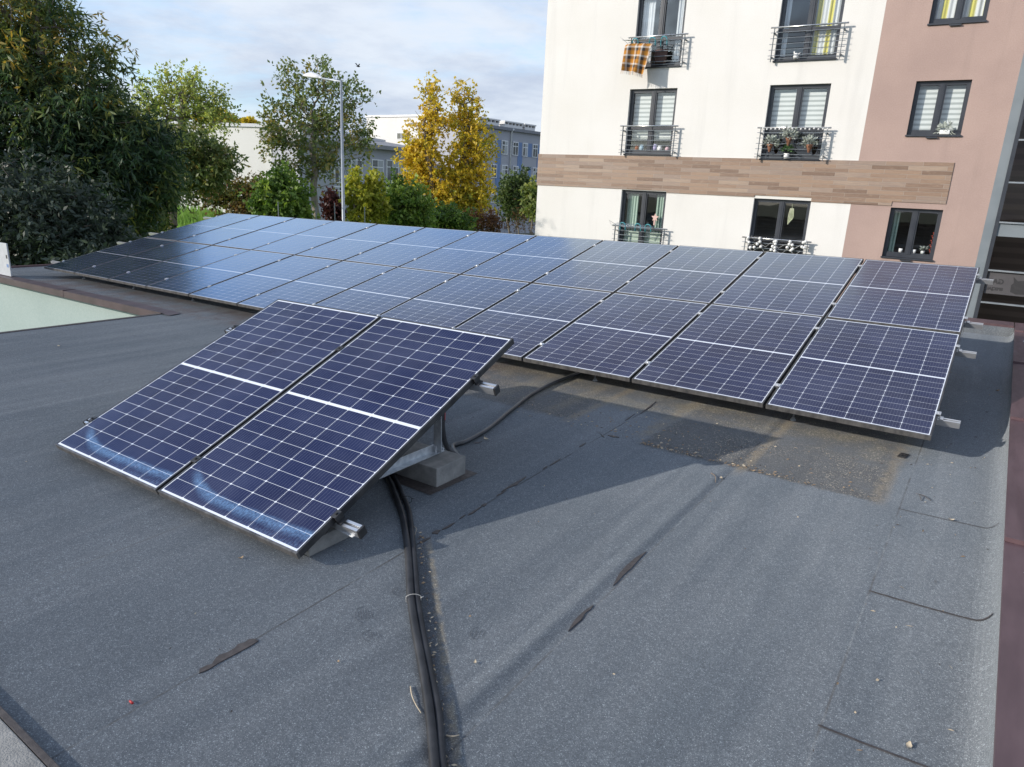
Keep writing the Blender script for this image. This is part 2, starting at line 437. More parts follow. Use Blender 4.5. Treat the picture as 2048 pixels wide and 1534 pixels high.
M_BROWND = vary('dark_brown_sheet_metal', (0.040, 0.028, 0.032), (0.066, 0.044, 0.050), 0.5, 0.0, scale=3.5)
M_CONDUIT = vary('conduit_plastic', (0.022, 0.023, 0.026), (0.045, 0.046, 0.050), 0.42, scale=9)
M_RED = vary('red_insulation', (0.5, 0.03, 0.03), (0.4, 0.02, 0.02), 0.4)
M_WHITE = vary('white_plastic', (0.75, 0.75, 0.74), (0.66, 0.66, 0.65), 0.45)
M_DARKINT = vary('dark_room', (0.34, 0.32, 0.30), (0.40, 0.38, 0.36), 0.9, scale=1)

def plaster(name, c1, c2, streak=0.25, sc=1.0):
    m, N, b = mat(name, c1, 0.9, spec=0.2)
    P = N.obj()
    f = N.noise(P, 0.5 * sc, 5, 0.6)
    col = N.mix(N.sstep(f, 0.3, 0.7), c1, c2)
    st = N.noise(N.vmul(P, (1.0, 1.0, 0.10)), 2.2 * sc, 5, 0.6)
    dk = tuple(v * 0.72 for v in c1)
    col = N.mix(N.m('MULTIPLY', N.sstep(st, 0.5, 0.75), streak), col, dk)
    col = N.mix(0.12, col, N.noise(P, 45, 3))
    N.put(b.inputs['Base Color'], col)
    N.put(b.inputs['Normal'], N.bump(N.noise(P, 90, 3, 0.7), 0.35, 0.006))
    return m
M_CREAM = plaster('cream_plaster', (0.71, 0.695, 0.67), (0.67, 0.65, 0.615), 0.30)
M_PINK = plaster('pink_brown_plaster', (0.315, 0.213, 0.183), (0.385, 0.265, 0.225), 0.5)
M_GREENWALL = plaster('pale_green_plaster', (0.29, 0.365, 0.355), (0.255, 0.33, 0.32), 0.25)  # darker, cooler colour stands in for the shade on the courtyard wall
M_HALL = plaster('white_hall_plaster', (0.70, 0.69, 0.67), (0.64, 0.63, 0.61), 0.2, 0.3)
M_SCHOOL = plaster('grey_school_plaster', (0.36, 0.37, 0.42), (0.31, 0.325, 0.375), 0.2, 0.4)
M_BLUEP = plaster('blue_panel', (0.13, 0.22, 0.42), (0.11, 0.19, 0.38), 0.15, 0.4)
M_GREYCOL = vary('grey_painted_metal', (0.16, 0.185, 0.205), (0.19, 0.215, 0.235), 0.45, scale=2)
M_ANTH = vary('anthracite_window_frame', (0.030, 0.034, 0.044), (0.042, 0.046, 0.056), 0.35, scale=3)
M_STEEL = vary('stainless_steel', (0.62, 0.62, 0.62), (0.5, 0.5, 0.5), 0.28, 0.9, scale=10)
M_RAIL = vary('grey_railing_paint', (0.12, 0.14, 0.16), (0.16, 0.18, 0.20), 0.4, scale=6)
M_RAILBAR = vary('railing_bars', (0.26, 0.29, 0.32), (0.34, 0.36, 0.38), 0.4, 0.5, scale=6)
M_WHITEPVC = vary('white_window_frame', (0.72, 0.73, 0.74), (0.64, 0.65, 0.67), 0.4, scale=2)
M_TERRA = vary('terracotta', (0.27, 0.125, 0.075), (0.20, 0.09, 0.055), 0.8, scale=12)

def glass_material(name, tint=(0.85, 0.9, 0.92), refl=1.0):
    m = bpy.data.materials.new(name); m.use_nodes = True
    nt = m.node_tree; N = Nodes(nt)
    nt.nodes.remove(nt.nodes['Principled BSDF'])
    out = nt.nodes['Material Output']
    tr = N.new('ShaderNodeBsdfTransparent'); tr.inputs[0].default_value = (*tint, 1)
    gl = N.new('ShaderNodeBsdfGlossy'); gl.inputs['Roughness'].default_value = 0.015
    fr = N.new('ShaderNodeLayerWeight'); fr.inputs['Blend'].default_value = 0.5
    N.put(gl.inputs['Normal'], N.bump(N.noise(N.obj(), 0.9, 2), 0.25, 0.01))
    L = N.new('ShaderNodeMixShader')
    f5 = N.m('ADD', N.m('MULTIPLY', N.m('POWER', fr.outputs['Facing'], 4.0), 0.9), 0.10)
    N.put(L.inputs[0], N.m('MULTIPLY', f5, refl, clamp=True))
    N.L.new(tr.outputs[0], L.inputs[1]); N.L.new(gl.outputs[0], L.inputs[2]); N.L.new(L.outputs[0], out.inputs[0])
    return m
M_GLASS = glass_material('window_glass', (0.93, 0.96, 0.97), refl=1.25)
M_SGLASS = glass_material('school_glass', (0.35, 0.38, 0.42), 1.6)

def wood_band():
    m, N, b = mat('wood_look_tiles', rough=0.55)
    P = N.obj(); x, y, z = N.xyz(P)
    v = N.new('ShaderNodeCombineXYZ'); N.put(v.inputs[0], x); N.put(v.inputs[1], z)
    br = N.new('ShaderNodeTexBrick'); N.put(br.inputs['Vector'], v.outputs[0])
    br.offset = 0.37; br.offset_frequency = 2; br.squash = 1.0
    br.inputs['Scale'].default_value = 1.0; br.inputs['Brick Width'].default_value = 0.80; br.inputs['Row Height'].default_value = 0.098
    br.inputs['Mortar Size'].default_value = 0.004; br.inputs['Mortar Smooth'].default_value = 0.1; br.inputs['Bias'].default_value = 0.0
    br.inputs['Color1'].default_value = (0, 0, 0, 1); br.inputs['Color2'].default_value = (1, 1, 1, 1); br.inputs['Mortar'].default_value = (0.5, 0.5, 0.5, 1)
    g = N.noise(N.vmul(P, (1.2, 1, 16)), 3.0, 6, 0.65)
    t = N.m('ADD', N.m('MULTIPLY', N.xyz(br.outputs['Color'])[0], 0.7), N.m('MULTIPLY', g, 0.55))
    col = N.ramp(t, [(0.15, (0.13, 0.080, 0.055)), (0.4, (0.21, 0.138, 0.098)), (0.6, (0.29, 0.195, 0.135)), (0.8, (0.24, 0.178, 0.145)), (1.0, (0.34, 0.25, 0.185))])
    col = N.mix(N.m('MULTIPLY', N.sstep(N.noise(N.vmul(P, (1, 1, 5)), 8.0, 4), 0.55, 0.75), 0.5), col, (0.36, 0.27, 0.20))
    col = N.mix(N.m('MULTIPLY', br.outputs['Fac'], 0.85), col, (0.36, 0.31, 0.27))
    N.put(b.inputs['Base Color'], col)
    N.put(b.inputs['Normal'], N.bump(N.m('ADD', N.m('MULTIPLY', br.outputs['Fac'], -1.0), N.m('MULTIPLY', g, 0.6)), 0.7, 0.008))
    return m
M_WOOD = wood_band()

def stripes(name, c1, c2, axis, period, duty, soft=0.08, trans=0.0):
    m, N, b = mat(name, c1, 0.85)
    x = N.xyz(N.obj())[axis]
    t = N.m('FRACT', N.m('DIVIDE', x, period))
    k = N.band(t, 0.1, 0.1 + duty, soft)
    N.put(b.inputs['Base Color'], N.mix(k, c1, c2))
    return m
M_BLIND = stripes('zebra_blind', (0.78, 0.79, 0.76), (0.44, 0.46, 0.44), 2, 0.115, 0.42)
M_BLINDG = stripes('green_zebra_blind', (0.58, 0.66, 0.55), (0.47, 0.56, 0.46), 2, 0.11, 0.4)
M_YELLOWC = stripes('yellow_striped_curtain', (0.66, 0.66, 0.66), (0.68, 0.60, 0.10), 0, 0.27, 0.42)
M_CURTAIN = vary('white_net_curtain', (0.72, 0.73, 0.74), (0.60, 0.61, 0.63), 0.9, scale=6, stretch=(4, 1, 0.2))
M_GREENC = stripes('green_curtain', (0.42, 0.52, 0.44), (0.22, 0.31, 0.25), 0, 0.09, 0.4)

# ------------------------------------------------------------------ ground
def build_ground():
    nx = 150
    R0 = 900.0
    # one sheet, finer near the middle
    ks = [((i / (nx - 1)) * 2 - 1) for i in range(nx)]
    cs = [math.copysign(abs(k) ** 2.6, k) * R0 for k in ks]
    mound = at(395, 470, 34)
    vs = []
    for yv in cs:
        for xv in cs:
            z = 0.0
            d = hypot((xv - mound.x) / 9.0, (yv - mound.y) / 8.0)
            z += 3.5 * math.exp(-d * d)
            z += 0.12 * sin(xv * 0.31) * cos(yv * 0.27)
            if -16 < xv < 14 and -10 < yv < 22: z *= 0.2
            vs.append((xv, yv, z - 0.12))
    fs = [(j * nx + i, j * nx + i + 1, (j + 1) * nx + i + 1, (j + 1) * nx + i) for j in range(nx - 1) for i in range(nx - 1)]
    m, N, b = mat('grass_ground', rough=0.95, spec=0.1)
    P = N.obj()
    f = N.noise(P, 0.25, 6, 0.6); g = N.noise(P, 7.0, 5, 0.7)
    col = N.mix(N.sstep(f, 0.35, 0.65), (0.11, 0.22, 0.035), (0.15, 0.19, 0.06))
    col = N.mix(N.m('MULTIPLY', N.sstep(g, 0.45, 0.7), 0.6), col, (0.22, 0.38, 0.06))  # brighter green stands in for sunlight on the lawn
    gx, gy, gz = N.xyz(P)
    dist = N.m('SQRT', N.m('ADD', N.m('POWER', N.m('SUBTRACT', gx, mound.x), 2.0), N.m('POWER', N.m('SUBTRACT', gy, mound.y), 2.0)))
    far = N.sstep(N.m('ADD', dist, N.m('MULTIPLY', f, 10.0)), 24.0, 38.0)
    col = N.mix(N.m('MULTIPLY', far, 0.8), col, (0.13, 0.125, 0.115))
    N.put(b.inputs['Base Color'], col)
    N.put(b.inputs['Normal'], N.bump(g, 0.8, 0.1))
    mb = MB(); mb.add(vs, fs)
    tag(mb.build('ground', m, smooth=True), kind='structure')
    return mound
MOUND = build_ground()

# ------------------------------------------------------------------ the low building we stand on
def aedge(b): return 0.235 + 0.0133 * b
B_FAR = 11.05
def build_roof():
    root = empty('low_building', RF @ T(0, 0, 0), 'low flat-roofed building with grey felt roof carrying the panels', 'building')
    mb = MB()
    bs = [-3.0 + i * 0.25 for i in range(int((B_FAR + 3.0) / 0.25) + 1)]; bs[-1] = B_FAR
    # main field and upstand profile
    prof = [(-8.3, 0), (-6, 0), (-4, 0), (-2, 0), (-0.6, 0)]
    def row(b):
        e = aedge(b)
        r = [(a, b, z) for a, z in prof]
        for t in range(7):
            q = t / 6 * pi / 2
            r.append((e - 0.075 + 0.075 * sin(q), b, 0.075 * (1 - cos(q))))
        r.append((e + 0.004, b, 0.128))
        return r
    rows = [row(b) for b in bs]; k = len(rows[0])
    mb.add([p for r in rows for p in r], [(j * k + i, j * k + i + 1, (j + 1) * k + i + 1, (j + 1) * k + i) for j in range(len(rows) - 1) for i in range(k - 1)])
    mb.add([(-14.4, 4.62, 0), (-8.3, 4.62, 0), (-8.3, B_FAR, 0), (-14.4, B_FAR, 0)], [(0, 1, 2, 3)])
    # upstand at the far end
    mb.add([(-14.4, B_FAR, 0), (0.38, B_FAR, 0), (0.38, B_FAR + 0.03, 0.12), (-14.4, B_FAR + 0.03, 0.12)], [(0, 1, 2, 3)])
    # bitumen marks (lie on the felt)
    def smear(px, z=0.003, k=1): (mb.prism([roof_px(*p) for p in px], 0.0004, z + 0.0012, k) if k == 1 else mb.poly([roof_px(*p) for p in px], z, k))
    smear([(398, 1348), (400, 1339), (412, 1333), (424, 1330), (432, 1317), (440, 1311), (456, 1306), (470, 1297), (476, 1290), (490, 1286), (498, 1280), (508, 1279), (517, 1283), (500, 1294), (470, 1310), (440, 1326), (418, 1340)])
    smear([(1226, 1173), (1233, 1158), (1240, 1146), (1252, 1133), (1270, 1117), (1293, 1104), (1278, 1120), (1262, 1138), (1246, 1152), (1236, 1164)])
    smear([(1136, 1264), (1146, 1246), (1156, 1234), (1170, 1222), (1187, 1211), (1182, 1219), (1170, 1228), (1163, 1240), (1152, 1250)])
    for c, (b0, w) in enumerate(((3.028, 0.012), (4.045, 0.006), (2.060, 0.009))):
        a0 = -0.165 - c * 0.004
        pts = []
        lower = []
        for i in range(12):
            a = a0 + i * (aedge(b0) - 0.10 - a0) / 11
            j = random.uniform(-0.002, 0.002); off = 0.02 * (i / 11) ** 2 if c != 1 else 0.02 * i / 11
            pts.append((a, b0 + off + w * 0.5 + j)); lower.append((a, b0 + off - w * 0.5 + j * 0.5))
        mb.poly(pts + lower[::-1], 0.003, 1)
        # turn up on the curved upstand
        e = aedge(b0)
        strip = []
        for t in range(5):
            q = t / 6 * pi / 2
            strip.append((e - 0.075 + 0.075 * sin(q) - 0.003, b0 + 0.02 + 0.03 * (t / 4) ** 2, 0.075 * (1 - cos(q)) + 0.003))
        strip[0] = (e - 0.10, b0 + 0.02, 0.003)
        vs = [(p[0], p[1] - w * 0.5, p[2]) for p in strip] + [(p[0], p[1] + w * 0.5, p[2]) for p in strip]
        mb.add(vs, [(i, i + 1, 6 + i, 5 + i) for i in range(4)], 1)
    # torn edges of the long lap joint
    for (x, y, l, w, an) in ((1110, 925, 26, 4, -32), (1090, 936, 12, 3, -32), (1035, 965, 40, 8, -33), (1015, 976, 30, 5, -33), (968, 1010, 12, 8, -20), (1003, 987, 24, 3, -30),
                             (950, 1022, 34, 5, -33), (925, 1034, 14, 4, -33), (872, 1064, 18, 12, -20), (897, 1053, 30, 5, -28), (850, 1081, 24, 5, -20),
                             (1165, 890, 16, 5, -30), (1227, 873, 24, 4, 10), (1205, 872, 10, 3, 40), (1296, 816, 40, 4, -38), (1260, 835, 24, 3, -36)):
        dx, dy = cos(radians(an)), sin(radians(an))
        up = []; dn = []
        for i in range(6):
            t = (i / 5 - 0.5) * l; ww = w * 0.5 * (sin(pi * (i + 0.3) / 5.6)) * random.uniform(0.4, 1.1)
            up.append((x + t * dx - dy * ww, y + t * dy + dx * ww)); dn.append((x + t * dx + dy * ww * 0.5, y + t * dy - dx * ww * 0.5))
        smear(up + dn[::-1])
    # boot prints pressed into the felt
    def print_at(cx, cy, rx, ry, rot, n):
        for i in range(n):
            t = (i / (n - 1) - 0.5) * 2
            p0 = (cx + t * rx * 0.7, cy - ry * 0.6 * sqrt(1 - t * t * 0.7)); p1 = (cx + t * rx * 0.7 + rot, cy + ry * 0.6 * sqrt(1 - t * t * 0.7))
            smear([p0, (p0[0] + 1.3, p0[1]), (p1[0] + 0.9, p1[1]), p1], 0.0022, 2)
        for i in range(9):
            q = pi * (0.55 + i * 0.1)
            q2 = q + 0.24
            smear([(cx + rx * cos(q), cy + ry * sin(q)), (cx + rx * cos(q2), cy + ry * sin(q2)), (cx + (rx - 1.2) * cos(q2), cy + (ry - 1.2) * sin(q2)), (cx + (rx - 1.2) * cos(q), cy + (ry - 1.2) * sin(q))], 0.0024, 2)
    print_at(729, 1230, 19, 17, 2, 6); print_at(744, 1272, 20, 12, 5, 6); print_at(958, 1268, 18, 13, -6, 4); print_at(800, 1183, 16, 9, -8, 4)
    mb.build('roof_deck', [M_FELT, M_BITUMEN, M_PRESSED], root, smooth=False)
    deck = root.children[0]
    # walls
    w = MB()
    w.box(-14.35, -8.32, 4.66, B_FAR - 0.02, -3.6, -0.12)
    w.box(-8.28, aedge(-3) + 0.3, -3.0, B_FAR - 0.02, -3.6, -0.05)
    w.build('wall', M_GREENWALL, root)
    # sheet-metal cappings
    c = MB()
    def cap_seg(b0, b1):
        e0, e1 = aedge(b0), aedge(b1)
        vs = [(e0, b0, 0.118), (e0, b0, 0.142), (e0 + 0.42, b0, 0.158), (e0 + 0.42, b0, 0.0), (e1, b1, 0.118), (e1, b1, 0.142), (e1 + 0.42, b1, 0.158), (e1 + 0.42, b1, 0.0)]
        c.add(vs, [(0, 4, 5, 1), (1, 5, 6, 2), (2, 6, 7, 3)])
    cuts = [-3, 1.2, 3.62, 5.95, 8.3, 10.6, B_FAR + 0.45]
    for i in range(len(cuts) - 1): cap_seg(cuts[i], cuts[i + 1] - 0.004)
    for b in cuts[1:-1]:                    # folded joints
        e = aedge(b)
        c.box(e - 0.003, e + 0.42, b - 0.02, b + 0.008, 0.144, 0.165)
    c.box(-14.4, 0.375, B_FAR + 0.03, B_FAR + 0.40, 0.11, 0.150)
    c.build('parapet_capping', M_BROWN, root)
    for b in (1.9, 2.75, 3.3, 4.5, 5.3, 6.6, 7.4, 9.0, 9.8, 10.9):
        e = aedge(b)
        s = MB(); s.lathe([(0.0, 0.012), (0.009, 0.010), (0.011, 0.0), (0.016, 0.0)], 8, 0, T(e + 0.11 + 0.03 * sin(b * 7), b, 0.148))
        s.build('screw', M_ZINC, root)
    g = MB()
    g.add([(-14.4, 4.50, -0.075), (-8.30, 4.50, -0.075), (-8.30, 4.50, 0.02), (-14.4, 4.50, 0.02), (-14.4, 4.66, 0.03), (-8.30, 4.66, 0.03), (-14.4, 4.58, -0.075), (-8.3, 4.58, -0.075)],
          [(0, 1, 2, 3), (3, 2, 5, 4), (0, 6, 7, 1)])
    g.add([(-8.297, 4.50, 0.02), (-8.10, 4.49, 0.010), (-8.15, 4.66, 0.012), (-8.297, 4.66, 0.03)], [(0, 1, 2, 3)])
    g.box(-10.9, -10.86, 4.497, 4.664, -0.075, 0.034)
    g.build('courtyard_capping', M_BROWND, root)
    e = MB(); e.box(-8.345, -8.285, -3.0, 4.49, -0.10, 0.008, bev=0.004)
    e.build('edge_trim', M_BITUMEN, root)
    e = MB(); e.box(-14.46, -14.39, 4.5, B_FAR + 0.4, -0.12, 0.03)
    e.build('verge_trim', M_BROWN, root)
    return root
ROOF = build_roof()

# small concrete-topped vent block at the photographer's feet
k = (1.564 - 0.022) / 1.564
vb = empty('ventilation_block', RF @ T(-1.8, 0.2, 0), 'grey concrete ledge with dark edge trim at the near left corner', 'ventilation block')
q = MB(); q.box(-1.9, 0.35, -0.30, 0.595 * k - 0.2 - 0.012, 0.0, 0.024, bev=0.004); q.build('cap', M_CONC, vb)
q = MB(); q.box(-1.9, 0.37, 0.595 * k - 0.2 - 0.010, 0.595 * k - 0.2 + 0.010, 0.001, 0.022, bev=0.002); q.build('edge_trim', M_BITUMEN, vb)

# ------------------------------------------------------------------ solar panels
PWX, PHY = 1.058, 1.775
def frame_mesh():
    mb = MB(); w, h, t, lip = 1.038, 1.755, 0.035, 0.0115
    def bar(x0, x1, y0, y1):
        mb.box(x0, x1, y0, y1, -t, 0.0, bev=0.0012)
    bar(0, w, 0, lip); bar(0, w, h - lip, h); bar(0, lip, lip, h - lip); bar(w - lip, w, lip, h - lip)
    # inner bottom flange
    for (x0, x1, y0, y1) in ((lip, w - lip, lip, 0.03), (lip, w - lip, h - 0.03, h - lip)): mb.box(x0, x1, y0, y1, -t, -t + 0.002)
    return mb
def make_panel(name, M, label, group, cells):
    root = empty(name, M, label, 'solar panel', group)
    frame_mesh().build('frame', M_FRAME, root)
    s = MB(); s.box(0.0112, 1.0268, 0.0112, 1.7438, -0.006, -0.0018)
    s.build('cell_sheet', cells, root)
    return root
ORD = ['', 'second', 'third', 'fourth', 'fifth', 'sixth', 'seventh', 'eighth', 'ninth', 'tenth', 'eleventh', 'twelfth']
def array_label(c, r):
    row = 'lower' if r == 0 else 'upper'
    k = 11 - c
    if k == 0: s = 'solar panel at the right-hand end of the long array\'s %s row' % row
    elif c == 0: s = 'solar panel at the far left end of the long array\'s %s row%s' % (row, ', reflecting dark trees' if r == 0 else '')
    else: s = '%s solar panel from the right end in the long array\'s %s row' % (ORD[k], row)
    return s
proto = None
for r in range(2):
    for c in range(12):
        Mx = AF @ T(c * PWX, r * PHY, 0)
        if proto is None:
            proto = make_panel('solar_panel', Mx, array_label(c, r), 'solar panels of the long array', M_CELL)
            continue
        o = copy_tree(proto); o.matrix_world = Mx @ Matrix.Rotation(radians(random.uniform(-.12, .12)), 4, 'X') @ Matrix.Rotation(radians(random.uniform(-.14, .14)), 4, 'Y'); o['label'] = array_label(c, r)
fp = make_panel('solar_panel', FFr @ T(0, 0, 0), 'left solar panel of the steep front pair standing alone on the roof', 'solar panels of the front pair', M_CELLF)
o = copy_tree(fp); o.matrix_world = FFr @ T(1.058, 0, 0); o['label'] = 'right solar panel of the steep front pair, beside the concrete block'

# rails, with clamps and legs as their parts
def rail_profile(mb, x0, x1, y, z1, w=0.040, h=0.042, M=None):
    # box section with an open slot on top
    t = 0.006
    mb.box(x0, x1, y - w / 2, y + w / 2, z1 - h, z1 - h * 0.45, M=M)
    mb.box(x0, x1, y - w / 2, y - t, z1 - h * 0.45, z1, M=M)
    mb.box(x0, x1, y + t, y + w / 2, z1 - h * 0.45, z1, M=M)
def clamp_mesh(end=False):
    mb = MB()
    if not end:
        mb.box(-0.022, 0.022, -0.022, 0.022, 0.001, 0.0045, bev=0.001)
        mb.box(-0.007, 0.007, -0.022, 0.022, -0.036, 0.001)
    else:
        mb.box(-0.012, 0.018, -0.022, 0.022, 0.001, 0.0045, bev=0.001)
        mb.box(0.012, 0.018, -0.022, 0.022, -0.036, 0.001)
        mb.box(0.012, 0.036, -0.022, 0.022, -0.036, -0.030)
    mb.lathe([(0.0, 0.012), (0.0065, 0.012), (0.0065, 0.0045)], 6, 0, T(0.0 if not end else 0.004, 0, 0))
    return mb
def make_rail(M, v, x0, x1, label, group, seams, xr, clampm, cap, slotm=M_ALU):
    root = empty('mounting_rail', M @ T(0, v, 0), label, 'mounting rail', group)
    mb = MB(); rail_profile(mb, x0, x1, 0, -0.0365); mb.build('rail_body', slotm, root)
    for xe, sgn in ((x0, -1), (x1, 1)):
        if cap:
            e = MB(); e.box(min(xe, xe + sgn * 0.012), max(xe, xe + sgn * 0.012), -0.0225, 0.0225, -0.081, -0.0345, bev=0.002)
            e.build('end_cap', M_BLACK, root)
    cm = None
    for s in seams:
        if cm is None: cm = clamp_mesh().build('clamp', clampm, root); cm.location = (s, 0, 0)
        else:
            d = cm.copy(); C.objects.link(d); d.parent = root; d.location = (s, 0, 0)
    ec = clamp_mesh(True).build('clamp', clampm, root); ec.location = (xr, 0, 0)
    d = ec.copy(); C.objects.link(d); d.parent = root; d.location = (0, 0, 0); d.rotation_euler = (0, 0, pi)
    return root
seams = [k * PWX - 0.010 for k in range(1, 12)]
XR = 11 * PWX + 1.038
RFI = RF.inverted()
for i, (v, nm) in enumerate(((0.318, 'lowest'), (1.484, 'second lowest'), (2.108, 'second highest'), (3.280, 'highest'))):
    rt = make_rail(AF, v, -0.48, XR + 0.135, '%s aluminium rail under the long array, ends sticking out' % nm, 'rails under the long array', seams, XR, M_ALU, False)
    legm = None
    for x in [0.6 + t * 1.58 for t in range(7)] + [11.77]:
        p = AF @ Vector((x, v, -0.079)); rp = RFI @ p
        L = rp.z
        lm = MB(); lm.lathe([(0.0, L), (0.006, L), (0.006, 0.022), (0.013, 0.022), (0.013, 0.012), (0.02, 0.010), (0.021, 0.001), (0.0, 0.001)], 10, 0, AF.inverted() @ T(0, 0, 0) @ RF @ T(rp.x, rp.y, 0))
        for vi in range(len(lm.v)): lm.v[vi] = (lm.v[vi][0], lm.v[vi][1] - v, lm.v[vi][2])
        lm.build('support_leg', M_ZINC, rt, smooth=True)
FXR = 1.058 + 1.038
for v, nm in ((0.245, 'lower'), (1.345, 'upper')):
    make_rail(FFr, v, -0.115, FXR + 0.13, '%s aluminium rail with black end caps under the front pair' % nm, 'rails under the front pair', [1.048], FXR, M_BLACK, True)

# triangular galvanised brackets and their concrete blocks
def lbar(mb, p0, p1, w=0.045, t=0.004, side=(1, 0, 0), up=(0, 0, 1)):
    p0, p1, side, up = Vector(p0), Vector(p1), Vector(side), Vector(up)
    def strip(a, b, n):
        vs = [p0, p0 + a, p0 + a + n, p0 + n, p1, p1 + a, p1 + a + n, p1 + n]
        mb.add(vs, [(0, 3, 2, 1), (4, 5, 6, 7), (0, 1, 5, 4), (1, 2, 6, 5), (2, 3, 7, 6), (3, 0, 4, 7)])
    strip(side * w, None, up * t)
    strip(up * w, None, side * t)
def bracket(a, label):
    root = empty('mounting_bracket', RF @ T(a, 1.70, 0), label, 'bracket', 'brackets under the front pair')
    # panel underside height as function of b
    def under(b): return 0.076 + (b - 1.66) * 0.4225 - 0.085
    m = MB(); lbar(m, (-0.045, 0.36, 0.116), (-0.045, 1.205, 0.118), side=(1, 0, 0)); m.build('base_bar', M_ZINC, root)
    m = MB(); lbar(m, (-0.05, 1.165, 0.122), (-0.05, 1.165, under(2.865)), side=(1, 0, 0), up=(0, 1, 0), w=0.058)
    m.build('upright', M_ZINC, root)
    m = MB(); lbar(m, (-0.045, 0.34, under(2.04) - 0.05), (-0.045, 1.30, under(3.0) - 0.05), side=(1, 0, 0), up=(0, -0.39, 0.92), w=0.04); m.build('sloping_bar', M_ZINC, root)
    m = MB(); m.tube([(-0.06, 1.18, 0.142), (0.012, 1.18, 0.142)], 0.008, 6); m.tube([(-0.02, 1.15, 0.118), (-0.02, 1.15, 0.16)], 0.006, 6)
    m.build('bolt', M_ZINC, root)
    return root
bracket(-2.405, 'galvanised triangular bracket under the right side of the front pair')
bracket(-3.95, 'galvanised triangular bracket under the left side of the front pair')
def block(a0, a1, b0, b1, h, label, seed):
    me = MB(); me.box(a0 - (a0 + a1) / 2, a1 - (a0 + a1) / 2, b0 - (b0 + b1) / 2, b1 - (b0 + b1) / 2, 0.002, h, bev=0.006)
    ob = me.build('concrete_block', M_CONC, None, RF @ T((a0 + a1) / 2, (b0 + b1) / 2, 0))
    tag(ob, label, 'concrete block', 'concrete blocks under the front pair')
block(-2.66, -2.272, 2.68, 2.935, 0.113, 'grey concrete block on the felt below the rear upright, fully in view', 1)
block(-2.60, -2.215, 1.765, 2.02, 0.074, 'grey concrete block under the right front corner of the front pair', 2)
block(-4.15, -3.76, 2.68, 2.935, 0.113, 'grey concrete block behind the left panel of the front pair', 3)
block(-4.15, -3.76, 1.765, 2.02, 0.074, 'grey concrete block under the left front corner of the front pair', 4)
# strip of felt below the rear block, and galvanised plate below the lower rail
q = MB(); q.poly([(-2.70, 2.60), (-2.235, 2.585), (-2.22, 2.985), (-2.68, 2.99)], 0.0035)
tag(q.build('felt_pad', M_BITUMEN, None, RF), 'dark felt pad under the concrete block by the rear upright', 'felt pad')
q = MB(); q.box(-0.03, 0.03, -0.075, 0.075, 0, 0.004, bev=0.001)
pa = roof_px(704, 1064, 0.085)
tag(q.build('steel_plate', M_ZINC, None, RF @ T(pa[0] - 0.03, pa[1], 0.085) @ Matrix.Rotation(radians(-96), 4, 'Z')), 'short galvanised plate sticking out below the lower right rail end', 'steel plate')
q = MB(); q.box(-0.024, 0.024, -0.05, 0.05, 0.0, 0.004, bev=0.001); q.lathe([(0, 0.010), (0.008, 0.010), (0.008, 0.004)], 6, 0, T(0.006, 0.02, 0)); q.lathe([(0, 0.010), (0.008, 0.010), (0.008, 0.004)], 6, 0, T(-0.006, -0.025, 0))
pb = roof_px(1806, 912, 0)
tag(q.build('steel_plate', M_BLACK, None, RF @ T(pb[0], pb[1], 0.003) @ Matrix.Rotation(radians(-8), 4, 'Z')), 'small black plate lying before the right end of the long array', 'steel plate')

# ------------------------------------------------------------------ cables
def smooth_path(pts, n):
    pts = [Vector(p) for p in pts]
    out = []
    P = [pts[0] * 2 - pts[1]] + pts + [pts[-1] * 2 - pts[-2]]
    per = max(2, n // (len(pts) - 1))
    for i in range(1, len(P) - 2):
        p0, p1, p2, p3 = P[i - 1], P[i], P[i + 1], P[i + 2]
        for j in range(per):
            t = j / per
            out.append(0.5 * ((2 * p1) + (p2 - p0) * t + (2 * p0 - 5 * p1 + 4 * p2 - p3) * t * t + (3 * p1 - p0 - 3 * p2 + p3) * t ** 3))
    out.append(pts[-1])
    return out
def resample(pts, step):
    out = [pts[0]]; acc = 0
    for a, b in zip(pts, pts[1:]):
        L = (b - a).length; d = step - acc
        while d <= L:
            out.append(a.lerp(b, d / L)); d += step
        acc = (acc + L) % step if L > 0 else acc
        acc = L - (d - step)
    return out
def conduit(px, r, label, ribs=True, tail=None, lift=None):
    pts = []
    for i, p in enumerate(px):
        a, b = roof_px(p[0], p[1], r)
        pts.append((a, b, r + 0.002 + (lift[i] if lift else 0)))
    if tail: pts += tail
    path = smooth_path(pts, 200)
    mb = MB()
    if ribs:
        path = resample(path, 0.0032)
        rs = [r + (0.0014 if i % 2 else -0.0014) for i in range(len(path))]
        mb.tube(path, rs, 10)
    else:
        mb.tube(path, r, 10)
    tag(mb.build('cable_conduit', M_CONDUIT, None, RF, smooth=True), label, 'cable conduit', 'cable conduits on the roof')
conduit([(742, 912), (775, 955), (790, 990), (804, 1030), (813, 1080), (818, 1130), (822, 1200), (833, 1270), (848, 1350), (860, 1430), (870, 1534)], 0.0148,
        'left black corrugated conduit of the pair running toward the camera', True, [(-0.86, 1.06, 0.018), (-0.5, 0.6, 0.018)])
conduit([(758, 912), (788, 955), (805, 990), (818, 1025), (825, 1080), (829, 1130), (835, 1200), (846, 1270), (862, 1350), (877, 1430), (886, 1534)], 0.0118,
        'right black corrugated conduit of the pair, thinner, beside the dirt line', True, [(-0.83, 1.09, 0.016), (-0.46, 0.62, 0.016)])
up0 = (-2.44, 2.915)
